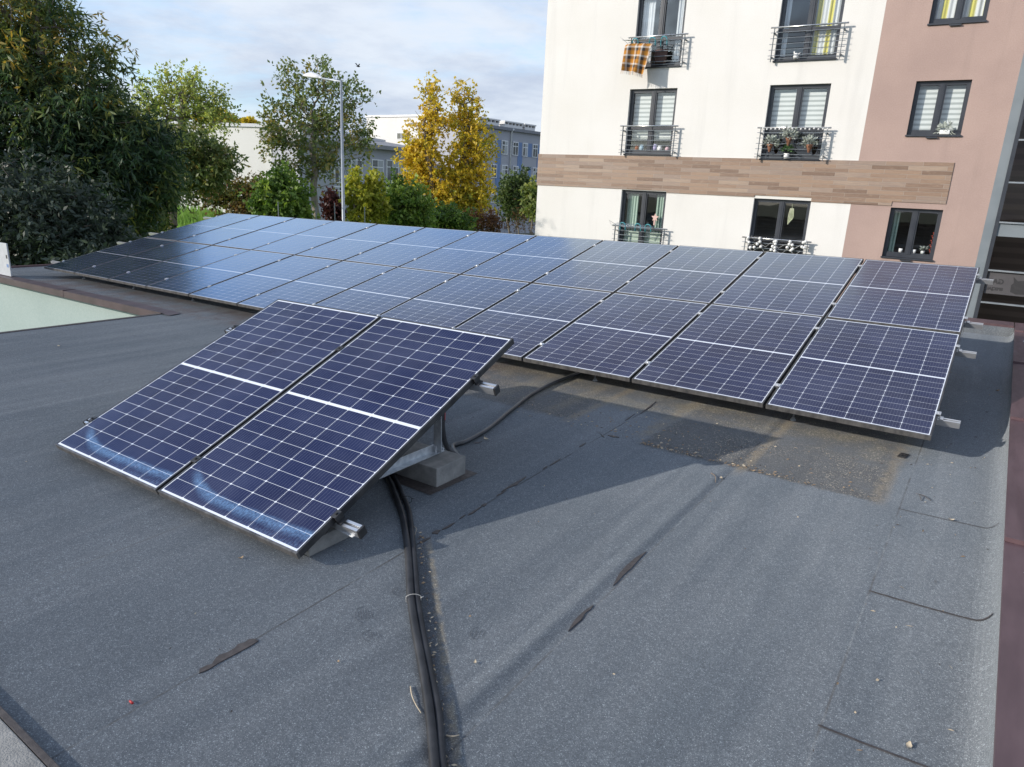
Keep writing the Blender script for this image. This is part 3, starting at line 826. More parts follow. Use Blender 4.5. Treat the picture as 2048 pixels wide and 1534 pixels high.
c3 = [(up0[0], up0[1], 0.50), (up0[0] + 0.005, up0[1] + 0.004, 0.36), (up0[0] + 0.006, up0[1] + 0.006, 0.24), (up0[0] + 0.014, up0[1] + 0.035, 0.13), (up0[0] + 0.03, up0[1] + 0.12, 0.045)]
for p in ((905, 893), (930, 884), (955, 871), (980, 855), (1020, 822), (1060, 791), (1100, 769), (1140, 753)):
    a, b = roof_px(p[0], p[1], 0.017); c3.append((a, b, 0.018))
c3 += [(c3[-1][0] - 0.02, c3[-1][1] + 0.45, 0.02), (c3[-1][0] - 0.1, c3[-1][1] + 0.9, 0.12)]
mb = MB(); pth = resample(smooth_path(c3, 260), 0.006)
mb.tube(pth, 0.0155, 10)
tag(mb.build('cable_conduit', M_CONDUIT, None, RF, smooth=True), 'dark grey conduit curving from the rear upright to the long array', 'cable conduit', 'cable conduits on the roof')
mb = MB(); mb.tube(smooth_path([(up0[0] + 0.017, up0[1] + 0.008, 0.30), (up0[0] + 0.016, up0[1] + 0.008, 0.38), (up0[0] + 0.014, up0[1] - 0.01, 0.46), (up0[0] - 0.02, up0[1] - 0.2, 0.44)], 20), 0.0045, 8)
tag(mb.build('wire', M_RED, None, RF, smooth=True), 'short red wire rising beside the rear upright', 'wire')
# cable ties
M_TIE = vary('old_white_nylon', (0.45, 0.44, 0.41), (0.36, 0.35, 0.33), 0.5)
def tie(pxy, w, label, m, r0=0.019):
    a, b = roof_px(*pxy)
    pts = []
    for i in range(25):
        q = 2 * pi * i / 24
        cx = 0.5 * w * cos(q); cz = r0 * sin(q)
        cx = math.copysign(min(abs(cx) * 1.15, 0.5 * w), cx)
        pts.append((cx, 0.003 * sin(q), r0 + 0.002 + cz))
    mb = MB(); mb.tube(pts, 0.0014, 6, caps=False)
    mb.tube([(0.5 * w, 0, r0 + 0.006), (0.5 * w + 0.010, 0.004, r0 + 0.008)], 0.0022, 6)
    tag(mb.build('cable_tie', m, None, RF @ T(a, b, 0) @ Matrix.Rotation(radians(42), 4, 'Z'), smooth=True), label, 'cable tie', 'cable ties on the conduits')
tie((827, 1207), 0.058, 'white cable tie around the two black conduits', M_TIE)
tie((812, 1007), 0.058, 'black cable tie around the two conduits near the concrete block', M_BLACK)
mb = MB(); mb.tube([(0.03 * cos(t * pi / 8), 0.03 * sin(t * pi / 8), 0) for t in range(17)], 0.0018, 6)
tag(mb.build('cable_tie', M_BLACK, None, RF @ T(-2.435, 2.90, 0.30)), 'black cable tie around the rear galvanised upright', 'cable tie', 'cable ties on the conduits')

# ------------------------------------------------------------------ litter on the roof
def dry_material(name, c1, c2):
    return vary(name, c1, c2, 0.85, scale=60)
M_DRY = dry_material('dry_leaf', (0.34, 0.24, 0.14), (0.24, 0.15, 0.08))
M_DRYP = dry_material('pale_dry_leaf', (0.52, 0.44, 0.32), (0.40, 0.32, 0.22))
M_DARKLEAF = dry_material('dark_leaf', (0.07, 0.06, 0.055), (0.12, 0.10, 0.09))
def leaf_mesh(L, Wd, curl, seed):
    rn = random.Random(seed); mb = MB(); n = 6; vs = []
    for i in range(n + 1):
        t = i / n; w = Wd * (sin(pi * min(1, t * 0.94 + 0.05)) ** 0.8) * rn.uniform(0.8, 1.15)
        z = curl * (t - 0.5) ** 2 * 4 + 0.002
        for s in (-1, 0, 1): vs.append((t * L - L / 2, s * w / 2, z + (0.35 * curl * abs(s)) + rn.uniform(0, 0.15) * curl))
    fs = [(i * 3 + s, i * 3 + s + 1, (i + 1) * 3 + s + 1, (i + 1) * 3 + s) for i in range(n) for s in (0, 1)]
    mb.add(vs, fs)
    return mb
LEAVES = [(118, 693, 0.045, 0.022, M_DRYP, 'pale dry leaf alone on the felt near the courtyard edge'),
          (482, 1118, 0.024, 0.015, M_DRY, 'small orange-brown dry leaf before the front pair\'s right panel'),
          (972, 879, 0.05, 0.026, M_DRYP, 'curled pale dry leaf right of the concrete block by the conduit'),
          (955, 887, 0.065, 0.014, M_DARKLEAF, 'narrow dark dry leaf right of the concrete block by the conduit'),
          (1488, 934, 0.04, 0.02, M_DRYP, 'pale dry leaf at the edge of the brown dirty patch'),
          (1505, 943, 0.035, 0.02, M_DRY, 'rust-brown dry leaf at the edge of the brown dirty patch'),
          (1442, 958, 0.028, 0.018, M_DRYP, 'pale leaf fragment on clean felt below the dirty patch'),
          (1902, 1041, 0.03, 0.02, M_DRYP, 'cream dry leaf beside the dark lap line near the right parapet'),
          (1817, 1495, 0.032, 0.018, M_DRYP, 'pale torn leaf by the lowest bitumen line at lower right'),
          (1985, 1106, 0.055, 0.012, M_DARKLEAF, 'curved dark leaf close to the right parapet'),
          (1995, 782, 0.055, 0.022, M_DRY, 'tan dry leaf in the shadow between long array and parapet'),
          (1960, 1512, 0.022, 0.015, M_DRY, 'small brown leaf scrap in the lower right corner by the parapet'),
          (912, 1196, 0.0, 0, None, ''), (950, 1328, 0.018, 0.010, M_DRYP, 'pale leaf lying in the dirt line beside the conduits')]
for i, (x, y, L, Wd, m, lab) in enumerate(LEAVES):
    if m is None: continue
    a, b = roof_px(x, y)
    tag(leaf_mesh(L, Wd, 0.006, i).build('dry_leaf', m, None, RF @ T(a, b, 0.002) @ Matrix.Rotation(i * 1.37, 4, 'Z'), smooth=True), lab, 'dry leaf', 'dry leaves on the roof')
def twig(pts, r, label, m):
    P = [(*roof_px(x, y), r + 0.002 + dz) for x, y, dz in pts]
    mb = MB(); p = smooth_path(P, 24)
    mb.tube(p, [r * (1 - 0.5 * i / len(p)) for i in range(len(p))], 6)
    tag(mb.build('twig', m, None, RF, smooth=True), label, 'twig', 'twigs on the roof')
twig([(821, 1375, 0), (824, 1395, .003), (832, 1412, 0), (842, 1428, 0)], 0.0022, 'thin pale bent twig left of the conduits', M_DRYP)
twig([(893, 1474, 0), (905, 1479, .006), (918, 1474, 0.002)], 0.003, 'short pale curved twig right of the conduits at the bottom', M_DRYP)
twig([(1838, 990, 0), (1848, 996, .008), (1862, 1003, 0)], 0.0025, 'dark forked twig on the felt above the right lap line', M_DARKLEAF)
twig([(1842, 1002, 0), (1838, 994, .01), (1832, 988, 0)], 0.002, 'tiny dark twig crossing the forked twig near the right lap line', M_DARKLEAF)
twig([(827, 1053, 0), (833, 1064, 0.012), (828, 1075, 0)], 0.0015, 'thin wire-like loop beside the conduits below the concrete block', M_DRYP)
twig([(1422, 947, 0), (1430, 955, .004), (1431, 966, 0)], 0.0018, 'thin brown stem on clean felt below the dirty patch', M_DRY)
a, b = roof_px(263, 1407)
q = MB(); q.tube([(-0.010, 0, 0.004), (-0.004, 0, 0.004), (0.008, 0, 0.004)], [0.0026, 0.0036, 0.0036], 10)
tag(q.build('wire_connector', M_RED, None, RF @ T(a, b, 0.001), smooth=True), 'tiny red connector cap lying on the felt at lower left', 'connector cap')
# crumbs and needles too many to count
rn = random.Random(3); mb = MB()
def crumb(a, b, L, w, q, mi):
    dx, dy = cos(q) * L / 2, sin(q) * L / 2; ex, ey = -sin(q) * w / 2, cos(q) * w / 2
    z0 = 0.0045; h = rn.uniform(0.001, 0.006)
    mb.add([(a - dx, b - dy, z0), (a + ex, b + ey, z0 + h), (a + dx, b + dy, z0 + h * 0.3), (a - ex, b - ey, z0)], [(0, 3, 2, 1)], mi)
for i in range(420):
    a = rn.uniform(-3.4, -0.25) if rn.random() < 0.4 else rn.gauss(-1.5, 0.4); b = 4.08 + abs(rn.gauss(0, 0.38))
    if rn.random() < 0.35: b = 4.07 + abs(rn.gauss(0, 0.04)); a = rn.uniform(-1.75, -0.6)
    if a > -0.2: continue
    crumb(a, b, rn.uniform(0.008, 0.032), rn.uniform(0.003, 0.010), rn.uniform(0, pi), rn.choice((0, 0, 1, 2)))
for i in range(130):
    t = rn.random(); a = -2.0 + t * 1.25; b = 0.24 - a + abs(rn.gauss(0, 0.022)) * 1.0
    crumb(a - 0.01, b, rn.uniform(0.006, 0.022), rn.uniform(0.002, 0.008), rn.uniform(0, pi), rn.choice((0, 1, 2, 2)))
for i in range(110):
    a = rn.uniform(-0.25, 0.2); b = rn.uniform(1.4, 9)
    crumb(a, b, rn.uniform(0.006, 0.03), rn.uniform(0.002, 0.008), rn.uniform(0, pi), rn.choice((0, 1, 2)))
for i in range(90):
    a = rn.uniform(-4.5, 0.1); b = rn.uniform(0.8, 4.2)
    crumb(a, b, rn.uniform(0.004, 0.012), rn.uniform(0.002, 0.005), rn.uniform(0, pi), rn.choice((0, 1, 2, 2)))
tag(mb.build('leaf_litter', [M_DRY, M_DRYP, M_DARKLEAF], None, RF), 'crumbs of dry leaf scattered over the roof felt', 'leaf litter', kind='stuff')

# white board at the far left of the roof
sb = empty('sign_board', RF @ T(-12.99, 4.60, 0.035), 'white board with dark marks standing on the roof edge at far left', 'sign board')
pw = at(-30, 557, 13.2); 
q = MB(); q.box(-0.35, 0.16, -0.01, 0.01, 0.0, 0.52, bev=0.003); q.build('board', vary('shade_greyed_board', (0.42, 0.44, 0.47), (0.36, 0.38, 0.41), 0.6), sb)  # white board, its shade put into a greyer colour
q = MB(); q.box(0.08, 0.125, -0.0125, -0.0102, 0.28, 0.335); q.build('mark', M_BLACK, sb)
q = MB(); q.box(0.06, 0.13, -0.0125, -0.0102, 0.14, 0.19); q.build('mark', M_BLUEP, sb)

# ------------------------------------------------------------------ apartment building
Z0 = 5.0
WIN = [  # s0, s1, z0, z1 (z relative to camera height), kind
    (-8.44, -7.06, 3.45, 5.30, 'A3'), (-8.46, -7.06, 1.13, 2.88, 'A2'), (-8.44, -7.06, -1.67, 0.12, 'A1'),
    (-4.59, -3.12, 3.45, 5.30, 'B3'), (-4.59, -3.13, 1.08, 2.88, 'B2'), (-4.60, -3.16, -1.72, 0.06, 'B1'),
    (-1.26, -0.15, 4.08, 5.28, 'P3'), (-1.28, -0.17, 1.68, 2.87, 'P2'), (-1.31, -0.20, -1.18, 0.0, 'P1')]
S_L, S_R = -11.32, 7.0
TOPZ = 7.8
def build_apartment():
    root = empty('apartment_building', BF @ T(0, 0, 0), 'tall cream and pink apartment building with juliet balconies and wood band', 'building')
    holes = [(w[0], w[1], w[2] + Z0, w[3] + Z0) for w in WIN]
    GL = (0.87, 6.5, 0.0 + 0.3, TOPZ + Z0 - 0.6)          # glazed stairwell
    band = (-11.32, -0.175, 0.11 + Z0, 1.08 + Z0)
    xs = sorted({S_L, S_R, -2.215, 0.68, 0.87, 6.5} | {h[0] for h in holes} | {h[1] for h in holes})
    zs = sorted({-0.3, TOPZ + Z0, GL[2], GL[3], 0.10 + Z0, 1.075 + Z0} | {h[2] for h in holes} | {h[3] for h in holes})
    cream = MB(); pink = MB(); grey = MB()
    for i in range(len(xs) - 1):
        for j in range(len(zs) - 1):
            xm = (xs[i] + xs[i + 1]) / 2; zm = (zs[j] + zs[j + 1]) / 2
            if any(h[0] < xm < h[1] and h[2] < zm < h[3] for h in holes): continue
            if GL[0] < xm < GL[1] and GL[2] < zm < GL[3]: continue
            t = cream if xm < -2.215 else (pink if xm < 0.68 else grey)
            t.add([(xs[i], 0, zs[j]), (xs[i + 1], 0, zs[j]), (xs[i + 1], 0, zs[j + 1]), (xs[i], 0, zs[j + 1])], [(0, 1, 2, 3)])
    R = 0.13
    for h in holes:
        t = cream if h[0] < -2.215 else pink
        x0, x1, z0, z1 = h
        t.add([(x0, 0, z0), (x1, 0, z0), (x1, 0, z1), (x0, 0, z1), (x0, R, z0), (x1, R, z0), (x1, R, z1), (x0, R, z1)],
              [(0, 4, 5, 1), (1, 5, 6, 2), (2, 6, 7, 3), (3, 7, 4, 0)])
    # left gable, roof, back
    DP = 11.0
    cream.add([(S_L, 0, -0.3), (S_L, DP, -0.3), (S_L, DP, TOPZ + Z0), (S_L, 0, TOPZ + Z0)], [(0, 3, 2, 1)])
    cream.add([(S_L, DP, -0.3), (S_R, DP, -0.3), (S_R, DP, TOPZ + Z0), (S_L, DP, TOPZ + Z0)], [(0, 1, 2, 3)])
    cream.add([(S_R, 0, -0.3), (S_R, DP, -0.3), (S_R, DP, TOPZ + Z0), (S_R, 0, TOPZ + Z0)], [(0, 1, 2, 3)])
    cream.add([(S_L, 0, TOPZ + Z0), (S_R, 0, TOPZ + Z0), (S_R, DP, TOPZ + Z0), (S_L, DP, TOPZ + Z0)], [(0, 1, 2, 3)])
    o = cream.build('wall', M_CREAM, root); o['label'] = 'cream plastered wall'
    o = pink.build('wall', M_PINK, root); o['label'] = 'pink-brown plastered wall'
    o = grey.build('wall', M_GREYCOL, root); o['label'] = 'grey metal-clad wall edge'
    # interior back walls and floor slabs so rooms read as rooms
    it = MB()
    it.box(S_L + 0.25, 0.70, 3.6, 3.75, 0, TOPZ + Z0 - 0.05)
    for zf in (-1.75, 1.0, 3.38): it.box(S_L + 0.25, 0.72, 0.18, 3.6, zf + Z0 - 0.24, zf + Z0)
    for sx in (-9.8, -5.9, -2.3, 0.72): it.box(sx - 0.08, sx + 0.0, 0.18, 3.6, 0.0, TOPZ + Z0 - 0.06)
    it.build('room_wall', M_DARKINT, root)
    # wood-look cladding, 25 mm proud
    b = MB()
    wn = [(-8.44, -7.06), (-4.60, -3.16), (-1.31, -0.20)]
    b.box(-11.345, -0.175, -0.022, 0.0, 0.14 + Z0, 1.075 + Z0)
    # lower fringe between the window heads
    edges = [-11.345] + [v for w_ in wn for v in w_] + [-0.175]
    for i in range(0, len(edges), 2):
        if edges[i + 1] - edges[i] > 0.04:
            b.box(edges[i], edges[i + 1], -0.022, 0.0, 0.14 + Z0 - (0.0 if i == 0 else 0.05 if i == 2 else 0.10), 0.14 + Z0)
    b.build('wood_cladding', M_WOOD, root)
    # windows
    def pane(x0, x1, z0, z1, par):
        p = MB(); p.add([(x0, 0.155, z0), (x1, 0.155, z0), (x1, 0.155, z1), (x0, 0.155, z1)], [(0, 1, 2, 3)])
        p.build('pane', M_GLASS, par)
    def cloth(x0, x1, z0, z1, m, name, par, waves=0, y=0.26, amp=0.02):
        n = max(1, int((x1 - x0) / 0.02)) if waves else 1
        vs = []
        for i in range(n + 1):
            t = i / n; yy = y + (amp * sin(t * waves * 2 * pi) + amp * 0.4 * sin(t * waves * 4.7 + 1) if waves else 0)
            vs += [(x0 + (x1 - x0) * t, yy, z0), (x0 + (x1 - x0) * t, yy, z1)]
        p = MB(); p.add(vs, [(2 * i, 2 * i + 2, 2 * i + 3, 2 * i + 1) for i in range(n)])
        p.build(name, m, par, smooth=bool(waves))
    for (x0, x1, z0, z1, kind) in WIN:
        z0 += Z0; z1 += Z0
        french = kind[0] in 'AB'
        f = MB(); t = 0.055
        y0, y1 = 0.10, 0.17
        f.box(x0, x0 + t, y0, y1, z0, z1); f.box(x1 - t, x1, y0, y1, z0, z1)
        f.box(x0 + t, x1 - t, y0, y1, z1 - t, z1); f.box(x0 + t, x1 - t, y0, y1, z0, z0 + t + 0.03)
        xm = (x0 + x1) / 2
        f.box(xm - 0.045, xm + 0.045, y0 - 0.012, y1, z0 + t + 0.03, z1 - t)
        f.box(xm - 0.006, xm + 0.006, y0 - 0.018, y0 - 0.012, z0 + t + 0.03, z1 - t)
        st = 0.034                      # sash stiles
        for (a, b_) in ((x0 + t, xm - 0.045), (xm + 0.045, x1 - t)):
            f.box(a, a + st, y0 + 0.008, y1, z0 + t + 0.03, z1 - t); f.box(b_ - st, b_, y0 + 0.008, y1, z0 + t + 0.03, z1 - t)
            f.box(a + st, b_ - st, y0 + 0.008, y1, z1 - t - st, z1 - t); f.box(a + st, b_ - st, y0 + 0.008, y1, z0 + t + 0.03, z0 + t + 0.03 + st)
        ztr = z0 + 0.72
        if french:
            for (a, b_) in ((x0 + t + st, xm - 0.045 - st), (xm + 0.045 + st, x1 - t - st)): f.box(a, b_, y0 + 0.008, y1, ztr - 0.04, ztr + 0.04)
        f.box(x0 - 0.02, x1 + 0.02, -0.045, 0.10, z0 - 0.035, z0, 0)   # sill sheet
        if kind[0] == 'P': f.box(xm - 0.14, xm + 0.10, -0.06, -0.03, z0 - 0.075, z0 - 0.045)
        w = f.build('window', M_ANTH, root)
        for (a, b_) in ((x0 + t + st, xm - 0.045 - st), (xm + 0.045 + st, x1 - t - st)):
            if french:
                pane(a, b_, z0 + t + 0.03 + st, ztr - 0.04, w); pane(a, b_, ztr + 0.04, z1 - t - st, w)
            else: pane(a, b_, z0 + t + 0.03 + st, z1 - t - st, w)
        if kind == 'A2': cloth(x0 + 0.08, x1 - 0.08, z0 + 0.42, z1 - 0.06, M_BLIND, 'blind', w)
        if kind == 'B2': cloth(x0 + 0.08, x1 - 0.08, z0 + 0.68, z1 - 0.06, M_BLIND, 'blind', w)
        if kind == 'P2': cloth(x0 + 0.08, x1 - 0.08, z0 + 0.09, z1 - 0.06, M_BLIND, 'blind', w)
        if kind == 'A3':
            cloth(x0 + 0.05, x0 + 0.42, z0 + 0.06, z1, M_CURTAIN, 'curtain', w, 5); cloth(x1 - 0.30, x1 - 0.06, z0 + 0.06, z1, M_CURTAIN, 'curtain', w, 4)
        if kind == 'B3':
            cloth(xm + 0.04, x1 - 0.04, z0 + 0.06, z1, M_YELLOWC, 'curtain', w, 7); cloth(x0 + 0.05, x0 + 0.2, z0 + 0.06, z1, M_CURTAIN, 'curtain', w, 3)
        if kind == 'P3':
            cloth(x0 + 0.04, x1 - 0.04, z0 + 0.04, z1, M_YELLOWC, 'curtain', w, 9)
        if kind == 'A1':
            cloth(x0 + 0.12, x0 + 0.46, z0 + 0.62, z1 - 0.06, M_GREENC, 'curtain', w, 4); cloth(x1 - 0.36, x1 - 0.06, z0 + 0.62, z1 - 0.06, M_GREENC, 'curtain', w, 4)
            cloth(x0 + 0.08, x1 - 0.08, z0 + 0.04, z0 + 0.70, M_BLINDG, 'blind', w)
        if kind == 'P1': cloth(x0 + 0.05, x0 + 0.22, z0 + 0.05, z1 - 0.06, M_GREENC, 'curtain', w, 2)
        if french:
            # juliet balcony
            r0, r1 = x0 - 0.11, x1 + 0.16
            zb, zt = z0 - 0.02, z0 + 0.75
            r = None
            for px in (r0 + 0.06, r1 - 0.06):
                rm = MB()
                rm.box(px - 0.006, px + 0.006, -0.17, -0.11, zb - 0.03, zt - 0.02)
                rm.box(px - 0.024, px + 0.024, -0.11, 0.0, zb + 0.08, zb + 0.10); rm.box(px - 0.024, px + 0.024, -0.11, 0.0, zt - 0.14, zt - 0.12)
                if r is None:
                    rm.tube([(r0 - 0.02, -0.14, zb + 0.045), (r1 + 0.02, -0.14, zb + 0.045)], 0.008, 6)
                    r = rm.build('balcony_railing', M_RAIL, root)
                else: rm.build('post', M_RAIL, r)
            for k in range(5):
                zz = zb + 0.12 + k * (zt - zb - 0.16) / 4.6
                bm_ = MB(); bm_.tube([(r0 - 0.02, -0.14, 0), (r1 + 0.02, -0.14, 0)], 0.008, 6)
                ob = bm_.build('bar', M_RAILBAR, r); ob.location = (0, 0, zz)
            h = MB(); h.tube([(r0 - 0.03, -0.14, zt), (r1 + 0.03, -0.14, zt)], 0.021, 8); h.build('handrail', M_STEEL, r, smooth=True)
    # glazed stairwell on the right
    fr = MB(); z0, z1 = GL[2], GL[3]
    fr.box(0.87, 0.95, -0.04, 0.10, z0, z1); fr.box(6.42, 6.5, -0.04, 0.10, z0, z1)
    for sx in (2.9, 4.7): fr.box(sx - 0.03, sx + 0.03, -0.03, 0.10, z0, z1)
    w = fr.build('stairwell_frame', M_ANTH, root)
    for zz in (-4.2, -2.78, -2.03, -1.28, -0.19, 0.69, 1.6, 2.5, 3.4, 4.3, 5.2):
        tr = MB(); tr.box(0.95, 6.42, -0.055, 0.09, zz + Z0 - 0.035, zz + Z0, 0)
        tr.build('transom', M_RAILBAR, w)
    for za, zb_ in ((-0.52, -0.225), (-3.3, -2.82), (2.2, 2.46)):
        sp = MB(); sp.box(0.95, 6.42, 0.0, 0.06, za + Z0, zb_ + Z0); sp.build('spandrel_panel', M_GREYCOL, w)
    p = MB(); p.add([(0.95, 0.03, z0), (6.42, 0.03, z0), (6.42, 0.03, z1), (0.95, 0.03, z1)], [(0, 1, 2, 3)])
    p.build('pane', glass_material('stairwell_glass', (0.62, 0.6, 0.6), 0.3), w)
    stm = stripes('stair_wood', (0.26, 0.19, 0.155), (0.17, 0.12, 0.10), 2, 0.26, 0.5)
    st = MB(); st.box(0.95, 6.4, 1.6, 1.7, 0, TOPZ + Z0 - 0.1)
    st.build('stair_wall', stm, root)
    # lettering and panel laid on the glass, painting in the reflection of a sign
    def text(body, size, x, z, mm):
        cu = bpy.data.curves.new('painted_reflected_lettering', 'FONT'); cu.body = body; cu.size = size; cu.extrude = 0.0; cu.offset = 0.006
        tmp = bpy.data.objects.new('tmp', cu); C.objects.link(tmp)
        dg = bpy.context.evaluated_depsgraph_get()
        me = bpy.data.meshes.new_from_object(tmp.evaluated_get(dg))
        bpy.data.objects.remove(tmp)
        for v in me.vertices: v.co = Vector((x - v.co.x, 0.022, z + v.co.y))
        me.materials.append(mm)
        o = bpy.data.objects.new('painted_reflected_lettering', me); C.objects.link(o); o.parent = root
    m_let = vary('reflected_letter_tone', (0.022, 0.021, 0.023), (0.03, 0.028, 0.03), 0.6)
    m_pl = vary('reflected_sign_tone', (0.06, 0.056, 0.06), (0.075, 0.07, 0.075), 0.6, scale=2)
    pl = MB(); pl.box(0.97, 1.95, 0.024, 0.027, -1.84 + Z0, -1.34 + Z0); pl.build('painted_reflected_panel', m_pl, root)
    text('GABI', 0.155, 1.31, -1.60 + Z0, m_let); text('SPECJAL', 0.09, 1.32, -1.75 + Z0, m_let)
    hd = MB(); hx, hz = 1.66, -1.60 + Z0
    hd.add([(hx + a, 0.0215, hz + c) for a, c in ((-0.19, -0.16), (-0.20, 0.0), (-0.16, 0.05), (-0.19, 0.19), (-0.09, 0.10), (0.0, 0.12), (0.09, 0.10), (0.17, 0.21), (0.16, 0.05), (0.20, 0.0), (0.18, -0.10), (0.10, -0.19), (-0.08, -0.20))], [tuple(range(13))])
    hd.build('painted_reflected_lettering', m_let, root)
    return root
APT = build_apartment()

# things on the balconies --------------------------------------------------
def bt(x, y, z): return BF @ T(x, y, z + Z0)
# plaid blanket over a drying rack at the top left balcony
def plaid():
    m, N, b = mat('plaid_wool', rough=0.95, spec=0.1)
    uvx, uvy, uvz = N.xyz(N.new('ShaderNodeAttribute', attribute_name='cloth').outputs['Vector'])
    def st(v, per):
        return N.m('FRACT', N.m('MULTIPLY', v, per))
    fx = st(uvx, 3.6); fy = st(uvy, 3.4)
    def code(f): return N.ramp(f, [(0.0, (0.42, 0.19, 0.035)), (0.34, (0.42, 0.19, 0.035)), (0.35, (0.55, 0.53, 0.50)), (0.55, (0.55, 0.53, 0.50)), (0.56, (0.05, 0.045, 0.045)), (0.88, (0.05, 0.045, 0.045)), (0.89, (0.38, 0.17, 0.04))], 'CONSTANT')
    tw = N.m('GREATER_THAN', N.m('FRACT', N.m('MULTIPLY', N.m('ADD', uvx, uvy), 60)), 0.5)
    N.put(b.inputs['Base Color'], N.mix(0.5, code(fx), code(fy)))
    return m
bl = MB(); nx, nz = 22, 26
vs = []; uv = []
for j in range(nz + 1):
    for i in range(nx + 1):
        s, t = i / nx, j / nz
        x = -8.50 + s * 0.76 + 0.05 * (t - 0.2) * (1 - s) - 0.05 * t * (1 - s) + (0.25 * t * (s - 0.0) * -0.55 * s)
        z = 3.98 - t * (0.70 + 0.10 * s) + 0.015 * sin(s * 5)
        y = -0.50 - 0.055 * sin(s * 11 + t * 2) * (0.5 + t) - 0.05 * t + (0.10 * (1 - t * 8) ** 2 if t < 0.125 else 0)
        vs.append((x, y, z)); uv.append((s, t, 0))
fs = [(j * (nx + 1) + i, j * (nx + 1) + i + 1, (j + 1) * (nx + 1) + i + 1, (j + 1) * (nx + 1) + i) for j in range(nz) for i in range(nx)]
bl.add(vs, fs)
# fringe
for i in range(40):
    s = i / 39; k = min(nx, int(s * nx)); p = vs[nz * (nx + 1) + k]; p2 = vs[nz * (nx + 1) + min(nx, k + 1)]
    q = s * nx - k
    x = p[0] + (p2[0] - p[0]) * q; z = p[2] + (p2[2] - p[2]) * q; y = p[1]
    dx = random.uniform(-0.02, 0.01)
    bl.add([(x - 0.006, y, z), (x + 0.006, y, z), (x + dx + 0.003, y - 0.01, z - 0.085), (x + dx - 0.003, y - 0.01, z - 0.085)], [(0, 1, 2, 3)])
    uv += [(s, 0.42, 0)] * 4
bo = bl.build('blanket', plaid(), None, bt(0, 0, 0), smooth=True)
at_ = bo.data.attributes.new('cloth', 'FLOAT_VECTOR', 'POINT'); at_.data.foreach_set('vector', [c for u_ in uv for c in u_])
tag(bo, 'orange and brown plaid blanket with fringe hung outside the top left balcony', 'blanket')
M_TEAL = vary('teal_plastic', (0.04, 0.22, 0.27), (0.05, 0.26, 0.30), 0.4)
def drying_rack(cx, z, label, scale=1.0):
    root = empty('drying_rack', bt(cx, -0.15, z), label, 'drying rack', 'drying racks on the balcony railings')
    m = MB()
    for dy in (-0.06, -0.16, -0.26, -0.36, -0.46): m.tube([(-0.60 * scale, dy, 0.10 + dy * 0.15), (0.62 * scale, dy, 0.06 + dy * 0.15)], 0.005, 5)
    m.tube([(-0.62 * scale, -0.02, 0.02), (-0.75 * scale, -0.3, 0.15), (-0.60 * scale, -0.50, 0.06)], 0.006, 5); m.tube([(0.62 * scale, -0.02, 0.02), (0.62 * scale, -0.48, -0.02)], 0.006, 5)
    m.build('wire_frame', M_STEEL, root)
    for px in (-0.35, 0.15, 0.48):
        a = MB(); a.tube(smooth_path([(px * scale - 0.10, -0.10, -0.12), (px * scale - 0.08, -0.16, 0.06), (px * scale, -0.2, 0.11), (px * scale + 0.09, -0.2, 0.06), (px * scale + 0.10, -0.18, -0.10)], 16), 0.016, 8)
        a.build('arm', M_TEAL, root, smooth=True)
drying_rack(-7.95, 4.02, 'wire drying rack with teal arms on the top left balcony')
drying_rack(-7.85, -0.92, 'wire drying rack on the lowest left balcony, empty', 0.95)
# basket behind the blanket
m = MB(); m.lathe([(0.0, 0.0), (0.16, 0.0), (0.19, 0.34), (0.17, 0.34), (0.15, 0.02)], 14)
tag(m.build('basket', vary('dark_wicker', (0.07, 0.04, 0.035), (0.11, 0.06, 0.05), 0.8, scale=60), None, bt(-7.62, 0.0, 3.50) @ Matrix.Scale(0.5, 4, (0, 1, 0)) @ T(0, -0.08, 0.02), smooth=True), 'dark wicker basket on the sill of the top left window', 'basket')

# flowers: generic leafy rosette
def rosette(n, R, L, Wd, seed, droop=0.3):
    rn = random.Random(seed); mb = MB()
    for i in range(n):
        q = rn.uniform(0, 2 * pi); e = rn.uniform(0.0, 1.3)
        d = Vector((cos(q) * cos(e), sin(q) * cos(e), sin(e) - droop * cos(e) * rn.random())).normalized()
        p = d * R * rn.uniform(0.35, 1.0)
        d2 = (d + Vector((rn.uniform(-.5, .5), rn.uniform(-.5, .5), rn.uniform(-.5, .3)))).normalized()
        w = d2.cross(Vector((rn.uniform(-1, 1), rn.uniform(-1, 1), 1))).normalized() * Wd
        l = L * rn.uniform(0.7, 1.3)
        mb.add([p, p + d2 * l * 0.45 + w, p + d2 * l, p + d2 * l * 0.45 - w], [(0, 1, 2, 3)])
    return mb
M_SILVER = vary('silver_leaf', (0.44, 0.47, 0.43), (0.30, 0.34, 0.29), 0.8, scale=30)
M_POTGREEN = vary('houseplant_leaf', (0.08, 0.16, 0.06), (0.12, 0.22, 0.08), 0.6, scale=30)
def hanging_pot(x, z, R, label, seed):
    root = empty('potted_plant', bt(x, -0.24, z), label, 'potted plant', 'silver-leaved plants on the middle balcony')
    m = MB(); m.lathe([(0.0, -0.20), (0.025, -0.19), (0.075, -0.03), (0.085, 0.0), (0.07, 0.0), (0.05, -0.04)], 12); m.build('pot', M_TERRA, root, smooth=True)
    rosette(170, R, 0.085, 0.020, seed).build('foliage', M_SILVER, root)
hanging_pot(-4.33, 1.42, 0.19, 'silver-leaved plant in terracotta cone, left one on the middle right balcony', 1)
hanging_pot(-3.89, 1.58, 0.24, 'largest silver-leaved plant, centre of the middle right balcony', 2)
hanging_pot(-3.37, 1.42, 0.20, 'silver-leaved plant in terracotta cone, right one on the middle right balcony', 3)
g = empty('potted_plant', bt(-3.92, -0.08, 1.08), 'dark green bush in white pot low between the silver plants', 'potted plant')
